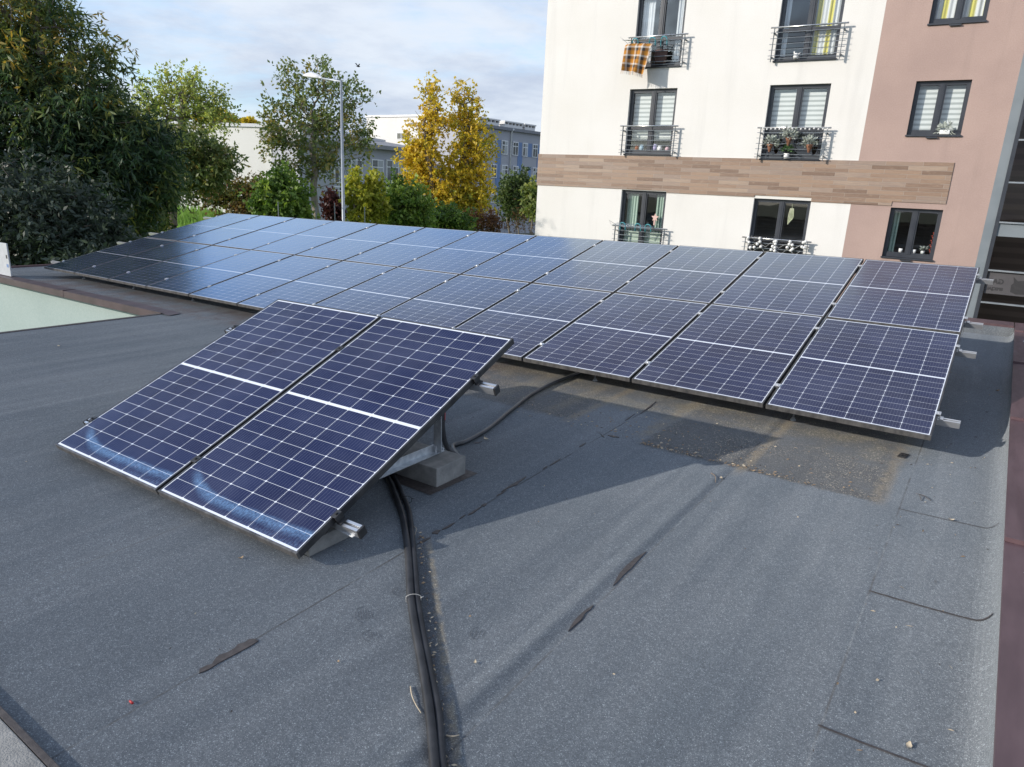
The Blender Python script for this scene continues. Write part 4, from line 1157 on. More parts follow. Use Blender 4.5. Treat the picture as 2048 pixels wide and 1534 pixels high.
m = MB(); m.lathe([(0, 0.0), (0.06, 0.0), (0.075, 0.13), (0.06, 0.13)], 10); m.build('pot', M_WHITE, g, smooth=True)
r_ = rosette(160, 0.13, 0.07, 0.018, 9); r_.v = [(a_, b_, c_ + 0.2) for a_, b_, c_ in r_.v]; r_.build('foliage', M_POTGREEN, g)
g = empty('potted_plant', bt(-0.50, -0.015, 1.69), 'small plant in white pot on the sill of the middle pink-wall window', 'potted plant')
m = MB(); m.box(-0.105, 0.105, -0.055, 0.055, 0, 0.10, bev=0.02); m.build('pot', M_WHITE, g)
r_ = rosette(110, 0.17, 0.09, 0.018, 12, 0.6); r_.v = [(a_, b_ * 0.5, c_ + 0.10) for a_, b_, c_ in r_.v]; r_.build('foliage', M_SILVER, g)
# white ball garland at the lowest right balcony
gl = empty('ball_garland', bt(-3.9, -0.16, -1.7), 'garland of white balls strung on the lowest right balcony railing', 'ball garland')
rn = random.Random(5)
sph = None
me_ = bpy.data.meshes.new('ball'); bm = bmesh.new(); bmesh.ops.create_uvsphere(bm, u_segments=10, v_segments=7, radius=0.042); bm.to_mesh(me_); bm.free(); me_.materials.append(M_WHITE)
me_.polygons.foreach_set('use_smooth', [True] * len(me_.polygons))
pts_ = [(1060 + x / 2.926, y / 2.926) for x, y in ((1282, 1418), (1290, 1448), (1278, 1390), (1345, 1395), (1346, 1415), (1330, 1428), (1351, 1444), (1312, 1447), (1430, 1415), (1440, 1412), (1436, 1428), (1420, 1442), (1433, 1450), (1412, 1462), (1432, 1468), (1523, 1414), (1517, 1430), (1535, 1434), (1505, 1448), (1537, 1457), (1528, 1465), (1600, 1420), (1612, 1415), (1592, 1445), (1604, 1450))]
for (x, y) in pts_:
    d = Vector(ray(x, y)); P = d * ((19.8 - 0.19) / d.dot(BD)); s_ = P.dot(BU); z_ = P.z
    o = bpy.data.objects.new('ball', me_); C.objects.link(o); o.parent = gl; o.location = (s_ + 3.9, -0.03, z_ + 1.7)
m = MB()
for k_ in range(3): m.tube([(-0.74 + t * 0.11, -0.012, 0.30 + 0.14 * k_ + 0.07 * sin(t * 1.9 + k_)) for t in range(14)], 0.004, 4)
m.build('cord', M_WHITE, gl)
# balls along the middle right handrail
gl2 = empty('ball_garland', bt(-3.8, -0.16, 1.84), 'string of tiny white balls along the middle right balcony handrail', 'ball garland')
for k_ in range(16):
    o = bpy.data.objects.new('ball', me_); C.objects.link(o); o.parent = gl2; o.location = (-0.78 + k_ * 0.104, -0.03, -0.03 - 0.02 * abs(sin(k_ * 1.3))); o.scale = (0.55,) * 3
m = MB(); m.tube([(-0.8, -0.03, -0.005), (0.8, -0.03, -0.005)], 0.003, 4); m.build('cord', M_WHITE, gl2)
# ornaments on sills
def ornament(prof, x, z, label, m, cat='ornament', y=0.18, name='ornament'):
    mb = MB(); mb.lathe(prof, 10)
    tag(mb.build(name, m, None, bt(x, y - 0.26, z), smooth=True), label, cat)
bird = MB(); bird.lathe([(0, 0.0), (0.05, 0.0), (0.07, 0.06), (0.045, 0.12), (0.02, 0.14), (0, 0.145)], 10); bird.tube([(0.03, 0, 0.08), (0.10, 0, 0.15)], [0.03, 0.005], 6); bird.tube([(-0.03, 0, 0.1), (-0.06, 0, 0.19)], [0.03, 0.012], 6)
tag(bird.build('ornament', M_WHITE, None, bt(-4.05, -0.06, 3.46), smooth=True), 'white bird-shaped ornament on the top right balcony sill', 'ornament')
star = MB(); n5 = []
for k_ in range(10):
    rr = 0.12 if k_ % 2 == 0 else 0.055; n5.append((rr * sin(k_ * pi / 5), rr * cos(k_ * pi / 5)))
star.add([(a_, -0.006, c_) for a_, c_ in n5] + [(a_, 0.006, c_) for a_, c_ in n5], [tuple(range(10)), tuple(reversed(range(10, 20)))] + [(i, i + 10, (i + 1) % 10 + 10, (i + 1) % 10) for i in range(10)])
star.tube([(0, 0, -0.06), (0, 0, -0.22)], 0.03, 8)
tag(star.build('ornament', vary('pale_pink', (0.62, 0.42, 0.38), (0.56, 0.38, 0.33), 0.7), None, bt(-7.37, 0.11, -0.62)), 'pale pink star hanging in the lowest left window', 'ornament')
mo = MB()
for k_ in range(5): mo.tube(smooth_path([(0.02 * k_ - 0.04, 0, 0.0), (0.03 * k_ - 0.06, 0, -0.2), (0.02 * k_ - 0.05, 0, -0.42 + 0.03 * k_)], 8), 0.010, 6)
mo.tube([(0, 0, 0.16), (0, 0, 0)], 0.006, 5)
tag(mo.build('ornament', vary('pale_green_cloth', (0.40, 0.45, 0.28), (0.5, 0.52, 0.38), 0.8), None, bt(-3.62, 0.12, -0.15)), 'pale green hanging decoration in the lowest right balcony window', 'ornament')
for k_, (x, h_, m, lab) in enumerate(((-8.16, 0.15, M_TERRA, 'brown jar on the middle left balcony sill'), (-8.02, 0.18, vary('pale_blue', (0.35, 0.48, 0.55), (0.3, 0.42, 0.5)), 'pale blue jar on the middle left balcony sill'),
                                      (-7.62, 0.20, vary('lilac', (0.42, 0.40, 0.58), (0.36, 0.34, 0.5)), 'lilac jar on the middle left balcony sill'), (-7.47, 0.17, M_WHITE, 'white jar on the middle left balcony sill'), (-7.24, 0.13, vary('rose', (0.5, 0.36, 0.40), (0.42, 0.3, 0.34)), 'low rose pot on the middle left balcony sill'))):
    ornament([(0, 0), (0.065, 0), (0.075, h_ * 0.6), (0.05, h_), (0, h_)], x, 1.22, lab, m, 'jar', 0.46, 'jar')
for x, h_, lab in ((-0.93, 0.09, 'small white cup, left one in the lowest pink-wall window'), (-0.64, 0.09, 'small white cup, right one in the lowest pink-wall window')):
    ornament([(0, 0), (0.04, 0), (0.048, h_), (0.04, h_)], x, -1.06, lab, M_WHITE, 'cup', 0.44, 'cup')
pl_ = empty('potted_plant', bt(-0.45, 0.20, -1.06), 'small pale-leaved plant in the lowest pink-wall window', 'potted plant')
m = MB(); m.lathe([(0, 0), (0.04, 0), (0.05, 0.07), (0.04, 0.07)], 10); m.build('pot', M_WHITE, pl_, smooth=True)
r_ = rosette(40, 0.07, 0.09, 0.012, 22); r_.v = [(a_, b_, c_ + 0.08) for a_, b_, c_ in r_.v]; r_.build('foliage', M_SILVER, pl_)
fl_ = MB()
for k_ in range(14): fl_.lathe([(0, 0.02), (0.022, 0.0), (0, -0.02)], 6, 0, T(0.02 * sin(k_ * 2.1), 0.02 * cos(k_ * 3.3), -k_ * 0.036))
tag(fl_.build('ornament', vary('coral_red', (0.55, 0.12, 0.08), (0.45, 0.09, 0.06), 0.7), None, bt(-0.30, 0.19, -0.55)), 'string of coral red flowers at the right of the lowest pink-wall window', 'ornament')

# ------------------------------------------------------------------ trees
def leaf_material(name, stops, trans=0.35, rough=0.5):
    m = bpy.data.materials.new(name); m.use_nodes = True
    nt = m.node_tree; N = Nodes(nt); b = nt.nodes['Principled BSDF']; out = nt.nodes['Material Output']
    t = N.new('ShaderNodeAttribute', attribute_name='tint').outputs['Fac']
    col = N.ramp(t, stops)
    N.put(b.inputs['Base Color'], col); b.inputs['Roughness'].default_value = rough; b.inputs['Specular IOR Level'].default_value = 0.35
    tl = N.new('ShaderNodeBsdfTranslucent'); N.put(tl.inputs[0], N.mix(1.0, col, (1.25, 1.3, 0.7), 'MULTIPLY'))
    mx = N.new('ShaderNodeMixShader'); mx.inputs[0].default_value = trans
    N.L.new(b.outputs[0], mx.inputs[1]); N.L.new(tl.outputs[0], mx.inputs[2]); N.L.new(mx.outputs[0], out.inputs[0])
    return m
M_BARK = vary('grey_bark', (0.11, 0.09, 0.07), (0.18, 0.155, 0.13), 0.9, scale=6, bump=0.5, stretch=(1, 1, 0.3))
M_BARKP = vary('pale_bark', (0.26, 0.23, 0.19), (0.18, 0.155, 0.13), 0.9, scale=6, bump=0.5, stretch=(1, 1, 0.3))

def tree(name, label, cat, group, depth, base_x, blobs, nclump, sprigs, per, L, Wd, lm, bark, trunk_r, seed, spread=0.45, droop=0.3,
         bias=0.5, flat=1.0, tint0=0.5, tint_h=0.0, base_z=0.0, stems=1, upright=0.0, bare=0.0, thin=0.0):
    rng = np.random.default_rng(seed)
    # crown volumes given by the outline the tree has where it stands
    cen = []; rad = []
    for bdef in blobs:
        px, py, rx, ry = bdef[:4]; dd = depth + (bdef[4] if len(bdef) > 4 else 0)
        c = at(px, py, dd); sx = rx * dd / FPX; sy = ry * dd / FPX
        cen.append((c.x, c.y, c.z)); rad.append((sx, 0.85 * (sx + sy) / 2 * flat + 0.1, sy))
    cen = np.array(cen); rad = np.array(rad); vol = rad.prod(1) ** 0.75; pr = vol / vol.sum()
    ib = rng.choice(len(cen), nclump, p=pr)
    d = rng.normal(size=(nclump, 3)); d /= np.linalg.norm(d, axis=1)[:, None]
    rr = rng.random(nclump) ** bias
    cl = cen[ib] + d * rad[ib] * rr[:, None]
    cl[:, 2] = np.maximum(cl[:, 2], 0.15)
    top = cen[:, 2].max(); zmin, zmax = cl[:, 2].min(), cl[:, 2].max()
    # skeleton
    g = ground_at(base_x, depth); base = np.array([g.x, g.y, base_z - 0.1])
    nodes = [base]; parent = [-1]
    axis_pts = []
    lowc = cl[:, 2].min()
    for s in range(stems):
        tp = cen[rng.integers(len(cen))] if stems > 1 else cen.mean(0)
        start = base + (np.array([rng.normal() * 0.35, rng.normal() * 0.35, 0]) if stems > 1 else 0)
        nseg = 9; pi_ = 0
        if stems > 1: nodes.append(start); parent.append(0); pi_ = len(nodes) - 1
        endz = max(lowc + (zmax - lowc) * (0.62 if stems == 1 else 0.5), base[2] + 0.4)
        end = np.array([tp[0], tp[1], endz])
        for i in range(1, nseg + 1):
            t = i / nseg
            p = start * (1 - t) + end * t + np.array([rng.normal(), rng.normal(), 0]) * 0.05 * (end[2] - start[2]) / nseg * 2
            nodes.append(p); parent.append(pi_); pi_ = len(nodes) - 1
    order = np.argsort(np.linalg.norm((cl - np.array([nodes[-1]])) * np.array([1, 1, 0.6]), axis=1))
    tips = []
    for ci in order:
        c = cl[ci]; A = np.array(nodes)
        dv = c - A; dist = np.linalg.norm(dv, axis=1)
        cost = dist + np.maximum(0, -dv[:, 2] + 0.15 * dist) * 1.6 + 0.15 * np.abs(A[:, 2] - c[2]) * 0
        cost[0] += 5
        k = int(np.argmin(cost)); a = A[k]; Ld = dist[k]
        ns = max(1, int(Ld / 0.5)); pi_ = k
        for i in range(1, ns + 1):
            t = i / ns
            p = a * (1 - t) + c * t
            p = p + np.array([0, 0, 1]) * (0.10 * Ld * sin(pi * t)) + rng.normal(size=3) * 0.03 * Ld * (0 if i == ns else 1)
            nodes.append(p); parent.append(pi_); pi_ = len(nodes) - 1
        tips.append((pi_, ci))
    cnt = np.zeros(len(nodes))
    for k, _ in tips:
        cnt[k] += 1
    for k in range(len(nodes) - 1, 0, -1): cnt[parent[k]] += cnt[k]
    rad_n = trunk_r * np.maximum(cnt / max(cnt[0], 1), 0.2 / nclump) ** 0.5
    rad_n = np.maximum(rad_n, 0.007)
    root = empty(name, T(base[0], base[1], base_z), label, cat, group)
    NB = 5
    nn = np.array(nodes)
    par = np.array(parent)
    idx = np.arange(1, len(nn)); P1 = nn[idx]; P0 = nn[par[idx]]
    t = P1 - P0; ln = np.linalg.norm(t, axis=1); ok = ln > 1e-5; idx, P1, P0, t, ln = idx[ok], P1[ok], P0[ok], t[ok], ln[ok]
    t = t / ln[:, None]
    ref = np.where(np.abs(t[:, 2:3]) > 0.9, np.array([[1.0, 0, 0]]), np.array([[0, 0, 1.0]]))
    s1 = np.cross(t, ref); s1 /= np.linalg.norm(s1, axis=1)[:, None]; s2 = np.cross(t, s1)
    r0 = np.minimum(rad_n[par[idx]], rad_n[idx] * 1.6); r1 = rad_n[idx]
    ang = np.arange(NB) * 2 * pi / NB
    ring = s1[:, None, :] * np.cos(ang)[None, :, None] + s2[:, None, :] * np.sin(ang)[None, :, None]
    V = np.concatenate([P0[:, None, :] + ring * r0[:, None, None], P1[:, None, :] + ring * r1[:, None, None]], 1).reshape(-1, 3) - np.array([base[0], base[1], base_z])
    ne = len(idx); o_ = (np.arange(ne) * 2 * NB)[:, None]; kk = np.arange(NB); k2 = (kk + 1) % NB
    F = np.stack([o_ + kk, o_ + k2, o_ + NB + k2, o_ + NB + kk], 2).reshape(-1, 4)
    me = bpy.data.meshes.new('trunk'); fill(me, V, F); me.materials.append(bark)
    me.polygons.foreach_set('use_smooth', np.ones(len(F), bool))
    ob = bpy.data.objects.new('trunk', me); C.objects.link(ob); ob.parent = root
    # leaves along drooping sprigs
    ccen = cen.mean(0)
    alive = rng.random(nclump) >= bare + thin * np.maximum(0, (cl[:, 2] - zmin) / max(zmax - zmin, 0.1) - 0.5)
    cl = cl[alive]; nclump2 = len(cl)
    out = cl - ccen; out /= (np.linalg.norm(out, axis=1)[:, None] + 1e-6)
    sp = np.repeat(np.arange(nclump2), sprigs)
    sd = rng.normal(size=(len(sp), 3)) + out[sp] * 0.7 + np.array([0, 0, upright]); sd /= np.linalg.norm(sd, axis=1)[:, None]
    slen = spread * rng.uniform(0.5, 1.3, len(sp))
    so_ = cl[sp] + rng.normal(size=(len(sp), 3)) * spread * 0.35
    li = np.repeat(np.arange(len(sp)), per); tt = np.tile(np.linspace(0.1, 1.0, per), len(sp)) + rng.normal(size=len(sp) * per) * 0.04
    base_p = so_[li] + sd[li] * (slen[li] * tt)[:, None] - np.array([0, 0, 1]) * (droop * 0.5 * slen[li] * tt ** 2)[:, None]
    ld = sd[li] * 0.5 + rng.normal(size=(len(li), 3)) * 0.75 - np.array([0, 0, droop * 1.2]); ld /= np.linalg.norm(ld, axis=1)[:, None]
    wv = np.cross(ld, rng.normal(size=(len(li), 3))); wv /= np.linalg.norm(wv, axis=1)[:, None] + 1e-9
    sz = rng.uniform(0.5, 1.4, len(li)); l = L * sz; w = Wd * sz
    p0 = base_p; p2 = base_p + ld * l[:, None]; mid = base_p + ld * (l * 0.45)[:, None] + np.cross(ld, wv) * (l * 0.06)[:, None]
    V = np.stack([p0, mid + wv * w[:, None] / 2, p2, mid - wv * w[:, None] / 2], 1).reshape(-1, 3)
    F = np.arange(len(V)).reshape(-1, 4)
    V[:, 2] = np.maximum(V[:, 2], 0.02)
    me = bpy.data.meshes.new('crown'); fill(me, V - np.array([base[0], base[1], base_z]), F); me.materials.append(lm)
    hN = (base_p[:, 2] - zmin) / max(zmax - zmin, 0.1)
    ct = rng.normal(size=nclump2) * 0.2
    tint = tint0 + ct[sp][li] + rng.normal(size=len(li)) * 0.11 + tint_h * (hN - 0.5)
    a = me.attributes.new('tint', 'FLOAT', 'FACE'); a.data.foreach_set('value', np.clip(tint, 0, 1).astype(np.float32))
    ob = bpy.data.objects.new('crown', me); C.objects.link(ob); ob.parent = root
    return root

def fill(me, V, F):
    nv, nf = len(V), len(F)
    me.vertices.add(nv); me.vertices.foreach_set('co', V.astype(np.float32).ravel())
    me.loops.add(nf * 4); me.loops.foreach_set('vertex_index', F.astype(np.int32).ravel())
    me.polygons.add(nf); me.polygons.foreach_set('loop_start', np.arange(0, nf * 4, 4, dtype=np.int32))
    me.update(calc_edges=True)

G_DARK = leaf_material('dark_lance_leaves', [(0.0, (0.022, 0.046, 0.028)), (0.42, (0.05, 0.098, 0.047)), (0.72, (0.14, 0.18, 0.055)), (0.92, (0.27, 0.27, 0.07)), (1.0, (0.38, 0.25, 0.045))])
G_GREYG = leaf_material('grey_green_leaves', [(0.0, (0.022, 0.034, 0.028)), (0.5, (0.042, 0.062, 0.048)), (1.0, (0.09, 0.115, 0.085))], 0.2)
G_MID = leaf_material('mid_green_leaves', [(0.0, (0.05, 0.08, 0.028)), (0.5, (0.115, 0.165, 0.058)), (0.85, (0.20, 0.23, 0.08)), (1.0, (0.30, 0.24, 0.07))])
G_LIGHT = leaf_material('pale_green_leaves', [(0.0, (0.09, 0.13, 0.04)), (0.5, (0.20, 0.25, 0.08)), (1.0, (0.36, 0.34, 0.09))], 0.45)
G_PALE = leaf_material('airy_pale_leaves', [(0.0, (0.16, 0.21, 0.06)), (0.5, (0.30, 0.36, 0.12)), (1.0, (0.46, 0.43, 0.13))], 0.5)
G_YEL = leaf_material('yellow_leaves', [(0.0, (0.22, 0.24, 0.04)), (0.3, (0.52, 0.41, 0.045)), (0.65, (0.66, 0.47, 0.055)), (1.0, (0.60, 0.38, 0.05))], 0.5)
G_RED = leaf_material('reddish_leaves', [(0.0, (0.06, 0.085, 0.025)), (0.5, (0.14, 0.145, 0.045)), (0.8, (0.20, 0.13, 0.05)), (1.0, (0.19, 0.065, 0.045))])
G_PURPLE = leaf_material('purple_leaves', [(0.0, (0.03, 0.012, 0.014)), (1.0, (0.11, 0.035, 0.04))])
G_BUSH = leaf_material('bush_leaves', [(0.0, (0.04, 0.08, 0.022)), (0.5, (0.115, 0.20, 0.04)), (1.0, (0.25, 0.33, 0.07))])
G_YG = leaf_material('yellow_green_leaves', [(0.0, (0.16, 0.20, 0.03)), (0.5, (0.32, 0.34, 0.05)), (1.0, (0.50, 0.45, 0.06))], 0.5)
G_RUST = leaf_material('rust_leaves', [(0.0, (0.07, 0.035, 0.02)), (0.5, (0.15, 0.07, 0.035)), (1.0, (0.23, 0.12, 0.05))])

GL_ = 'dense trees at the left of the roof'
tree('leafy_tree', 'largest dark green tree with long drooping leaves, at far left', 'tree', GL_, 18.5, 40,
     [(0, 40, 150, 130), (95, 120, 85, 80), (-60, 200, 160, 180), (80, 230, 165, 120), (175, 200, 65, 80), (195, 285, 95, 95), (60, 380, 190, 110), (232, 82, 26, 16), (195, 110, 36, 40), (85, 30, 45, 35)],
     520, 11, 11, 0.21, 0.048, G_DARK, M_BARK, 0.26, 11, spread=0.62, droop=0.55, bias=0.42, tint0=0.50, tint_h=1.0)  # sunlit crown top put into the leaf tint, yellower with height
tree('leafy_tree', 'dark green tree right of the largest tree, orange leaves low down', 'tree', GL_, 19.5, 290,
     [(228, 300, 80, 85), (258, 355, 72, 78), (210, 380, 105, 100), (250, 425, 45, 45), (308, 325, 50, 60)],
     330, 10, 10, 0.20, 0.046, G_DARK, M_BARK, 0.18, 12, spread=0.55, droop=0.5, bias=0.45, tint0=0.40, tint_h=-0.25)
tree('leafy_shrub', 'grey-green shrub against the roof edge at lower left', 'shrub', None, 16.2, 60,
     [(50, 400, 110, 80), (130, 450, 90, 70), (20, 480, 110, 70), (190, 490, 70, 50)],
     230, 9, 9, 0.15, 0.062, G_GREYG, M_BARK, 0.10, 13, spread=0.45, droop=0.3, bias=0.45, tint0=0.5, stems=4)
tree('leafy_tree', 'small dark tree hanging over the white hall wall, thin at right', 'tree', GL_, 25, 300,
     [(325, 290, 45, 40), (378, 312, 72, 48), (395, 345, 60, 40), (432, 330, 42, 40), (335, 348, 55, 30), (340, 320, 60, 50)],
     260, 8, 9, 0.17, 0.075, G_MID, M_BARK, 0.16, 14, spread=0.5, droop=0.4, bias=0.5, tint0=0.60, tint_h=0.1)
tree('open_tree', 'loose pale green tree with round top behind the dark trees', 'tree', None, 30, 318,
     [(365, 165, 66, 38), (340, 200, 75, 48), (400, 205, 58, 48), (425, 250, 42, 48), (438, 205, 26, 34), (305, 195, 34, 40), (300, 240, 40, 40)],
     330, 4, 6, 0.13, 0.08, G_PALE, M_BARK, 0.17, 15, thin=0.4, spread=0.42, droop=0.2, bias=0.5, tint0=0.55)
tree('open_tree', 'thinning grey-green tree with bare upright twigs behind the street lamp', 'tree', None, 33, 645,
     [(640, 180, 85, 55), (575, 220, 50, 55), (700, 215, 50, 50), (640, 250, 105, 70), (560, 280, 45, 50), (720, 280, 38, 50), (640, 330, 75, 45), (585, 340, 45, 40), (545, 250, 22, 30), (570, 155, 25, 30), (640, 130, 30, 22)],
     560, 4, 5, 0.16, 0.10, G_MID, M_BARKP, 0.17, 16, spread=0.40, droop=0.15, bias=0.7, tint0=0.68, thin=0.5, upright=0.5, bare=0.10)
yb1 = [(864, 188, 24, 32), (866, 232, 40, 40), (850, 285, 46, 38), (842, 330, 46, 45), (840, 375, 36, 38), (880, 385, 52, 45), (838, 310, 28, 28), (850, 415, 40, 28)]
yb2 = [(920, 186, 26, 30), (930, 235, 42, 42), (942, 290, 50, 45), (932, 345, 56, 50), (950, 395, 42, 48), (905, 410, 48, 40)]
tree('yellow_tree', 'left one of the two golden-yellow autumn trees', 'tree', 'golden autumn trees', 45, 872, yb1, 480, 5, 6, 0.19, 0.13, G_YEL, M_BARK, 0.24, 17, thin=1.25, spread=0.45, droop=0.3, bias=0.6, tint0=0.5, tint_h=0.15)
tree('yellow_tree', 'right one of the two golden-yellow autumn trees', 'tree', 'golden autumn trees', 46, 926, yb2, 560, 5, 6, 0.19, 0.13, G_YEL, M_BARK, 0.24, 18, thin=1.25, spread=0.45, droop=0.3, bias=0.6, tint0=0.45, tint_h=0.15)
SH = 'bushes beyond the roof edge'
mz = 0.0
tree('bush', 'wide red-tinged bush above the bright lawn', 'bush', SH, 31, 470, [(425, 388, 36, 18), (455, 392, 36, 24), (490, 400, 45, 30), (520, 385, 35, 25), (495, 420, 48, 25)], 150, 8, 8, 0.15, 0.10, G_RED, M_BARK, 0.06, 21, spread=0.4, droop=0.2, tint0=0.55, stems=5)
tree('bush', 'green bush with large leaves left of the pale trunk', 'bush', SH, 29, 575, [(560, 395, 40, 35), (592, 405, 26, 32), (545, 420, 45, 25), (580, 430, 34, 20), (575, 365, 28, 25)], 150, 8, 8, 0.17, 0.12, G_BUSH, M_BARK, 0.06, 22, spread=0.4, droop=0.2, tint0=0.45, stems=5)
tree('bush', 'small purple-red bush between pale trunk and lamp post', 'bush', SH, 37, 662, [(665, 405, 13, 18), (671, 425, 12, 15)], 50, 7, 8, 0.15, 0.11, G_PURPLE, M_BARK, 0.05, 23, spread=0.35, stems=3)
tree('sapling', 'slender yellow-green sapling just right of the lamp post', 'sapling', 'slender saplings', 30, 712, [(712, 360, 12, 30), (706, 395, 14, 25), (722, 395, 14, 30), (713, 425, 16, 20)], 70, 6, 7, 0.15, 0.10, G_YG, M_BARKP, 0.04, 24, spread=0.3, tint0=0.55, stems=2)
tree('sapling', 'fuller yellow-green sapling left of the round green bush', 'sapling', 'slender saplings', 30.5, 748, [(748, 370, 15, 28), (742, 405, 18, 25), (756, 410, 18, 25), (748, 430, 20, 15)], 80, 6, 7, 0.15, 0.10, G_YG, M_BARKP, 0.04, 25, spread=0.3, tint0=0.45, stems=2)
tree('bush', 'round bright green bush in front of the golden trees', 'bush', SH, 32, 800, [(795, 385, 32, 32), (780, 415, 35, 30), (820, 405, 32, 38), (800, 435, 50, 22), (835, 430, 25, 25)], 190, 9, 9, 0.16, 0.11, G_BUSH, M_BARK, 0.07, 26, spread=0.4, droop=0.25, tint0=0.58, stems=4)
tree('bush', 'low olive bush at the foot of the golden trees', 'bush', SH, 36, 880, [(860, 440, 32, 20), (895, 440, 30, 22), (925, 445, 22, 15)], 110, 7, 8, 0.15, 0.10, G_BUSH, M_BARK, 0.05, 27, spread=0.4, tint0=0.4, stems=4)
tree('bush', 'rust-brown withered shrub right of the golden trees', 'bush', SH, 38, 950, [(935, 452, 28, 14), (960, 445, 26, 22), (980, 452, 20, 15)], 100, 6, 7, 0.13, 0.07, G_RUST, M_BARK, 0.04, 28, spread=0.45, stems=8, upright=0.8)
tree('bush', 'dark green bush before the grey school building', 'bush', SH, 50, 1030, [(1025, 385, 22, 35), (1045, 375, 20, 30), (1035, 415, 28, 25), (1010, 400, 14, 20)], 160, 7, 8, 0.19, 0.12, G_MID, M_BARK, 0.10, 29, spread=0.5, tint0=0.25, stems=3)
tree('bush', 'light green branch tips beside the cream wall corner', 'bush', SH, 34, 1075, [(1068, 385, 16, 15), (1064, 405, 14, 16), (1075, 420, 16, 10)], 60, 7, 8, 0.17, 0.12, G_LIGHT, M_BARK, 0.05, 30, spread=0.3, tint0=0.35, stems=2)
tree('bush', 'dry straw-coloured stalks beside the cream wall corner', 'bush', SH, 38, 1055, [(1045, 440, 14, 25), (1060, 435, 14, 30), (1075, 445, 14, 25), (1030, 455, 16, 12)], 70, 3, 4, 0.14, 0.05, G_RUST, M_BARKP, 0.03, 31, spread=0.5, stems=10, upright=1.5, tint0=0.8)
tree('distant_tree', 'wide orange-yellow treetop showing above the white hall', 'tree', 'far treetops above the white hall', 105, 432, [(432, 243, 30, 15), (415, 250, 20, 10), (452, 247, 18, 9)], 90, 8, 8, 0.5, 0.4, G_YEL, M_BARK, 0.3, 32, spread=0.9, tint0=0.45)
tree('distant_tree', 'small orange-yellow treetop right of the wider one above the hall', 'tree', 'far treetops above the white hall', 105, 496, [(495, 249, 11, 7)], 40, 8, 8, 0.5, 0.4, G_YEL, M_BARK, 0.25, 33, spread=0.7, tint0=0.4)
tree('shrub', 'yellowing low shrub on the lawn behind the rail ends', 'shrub', None, 21, 330, [(285, 425, 34, 25), (260, 445, 40, 25), (305, 408, 18, 16)], 110, 8, 8, 0.17, 0.06, G_DARK, M_BARK, 0.05, 34, spread=0.4, tint0=0.72, stems=4)

# ------------------------------------------------------------------ lamp post
lp = ground_at(688, 26)
lt = at(690, 177, 26.3); lt = Vector((lp.x, lp.y, lt.z))
hd_ = at(612, 152, 25.2)
lamp = empty('street_lamp', T(lp.x, lp.y, 0), 'tall galvanised street lamp with a single white head', 'street lamp')
M_LAMP = vary('lamp_post_zinc', (0.33, 0.36, 0.40), (0.27, 0.30, 0.34), 0.45, 0.4, scale=3)
H_ = lt.z
m = MB(); m.tube([(0, 0, 0), (0, 0, 1.4), (0, 0, 1.45), (0, 0, H_)], [0.085, 0.085, 0.065, 0.045], 12); m.build('pole', M_LAMP, lamp, smooth=True)
hv = Vector((hd_.x - lp.x, hd_.y - lp.y, hd_.z))
m = MB(); m.tube([(0, 0, H_ - 0.05), (0, 0, H_), (hv.x * 0.75, hv.y * 0.75, H_ + (hv.z - H_) * 0.75)], [0.04, 0.04, 0.028], 10); m.build('arm', M_LAMP, lamp, smooth=True)
dirv = Vector((hv.x, hv.y, hv.z - H_)).normalized(); sidev = dirv.cross(Vector((0, 0, 1))).normalized(); upv = sidev.cross(dirv)
m = MB(); start = Vector((0, 0, H_)) + Vector((hv.x, hv.y, hv.z - H_)) * 0.55
Ln = (Vector((hv.x, hv.y, hv.z)) - start).length + 0.12
vs = []; nseg = 12
for i in range(nseg + 1):
    t = i / nseg; w = 0.15 * sin(pi * min(1, 0.12 + t * 0.86)) ** 0.7 if 0 < i < nseg else 0.04
    hgt = 0.16 * sin(pi * min(1, 0.10 + t * 0.85)) ** 0.8 if 0 < i < nseg else 0.03
    for k_ in range(10):
        q = 2 * pi * k_ / 10
        z = sin(q); z = z * hgt if z > 0 else z * hgt * 0.35
        vs.append(start + dirv * (t * Ln) + sidev * (cos(q) * w) + upv * z)
m.add(vs, [(i * 10 + k_, i * 10 + (k_ + 1) % 10, (i + 1) * 10 + (k_ + 1) % 10, (i + 1) * 10 + k_) for i in range(nseg) for k_ in range(10)] + [tuple(range(10)), tuple(range(nseg * 10, nseg * 10 + 10))])
m.build('lamp_head', M_WHITEPVC, lamp, smooth=True)

# wire fence posts behind the array
for i, (x, y, lab) in enumerate(((634, 440, 'thin fence post left of the pale tree trunk'), (671, 432, 'thin fence post between the pale trunk and the lamp'), (560, 430, 'thin fence post in front of the green bush'), (730, 440, 'thin fence post right of the lamp post'))):
    p = ground_at(x, 28); tz = at(x, y - 26, 28).z
    m = MB(); m.tube([(0, 0, 0), (0, 0, tz)], 0.02, 8); m.tube([(0, 0, tz), (0, 0, tz + 0.02)], [0.024, 0.014], 8)
    tag(m.build('fence_post', M_GREYCOL, None, T(p.x, p.y, 0)), lab, 'fence post', 'fence posts behind the long array')

# ------------------------------------------------------------------ far buildings
def facade_frame(x0, d0, x1, d1):
    a, b = ground_at(x0, d0), ground_at(x1, d1)
    u = (b - a); L = u.length; u.normalize(); n = Vector((-u.y, u.x, 0))
    return frame(u, n, Vector((0, 0, 1)), (a.x, a.y, 0)), L
def hit(M, x, y):
    "position (along, height) on a facade seen in direction (x, y)"
    o = M.translation; n = M.to_3x3() @ Vector((0, 1, 0)); u = M.to_3x3() @ Vector((1, 0, 0))
    d = Vector(ray(x, y)); c = Vector((0, 0, CAMZ))
    P = c + d * ((o - c).dot(n) / d.dot(n))
    return (P - o).dot(u), P.z
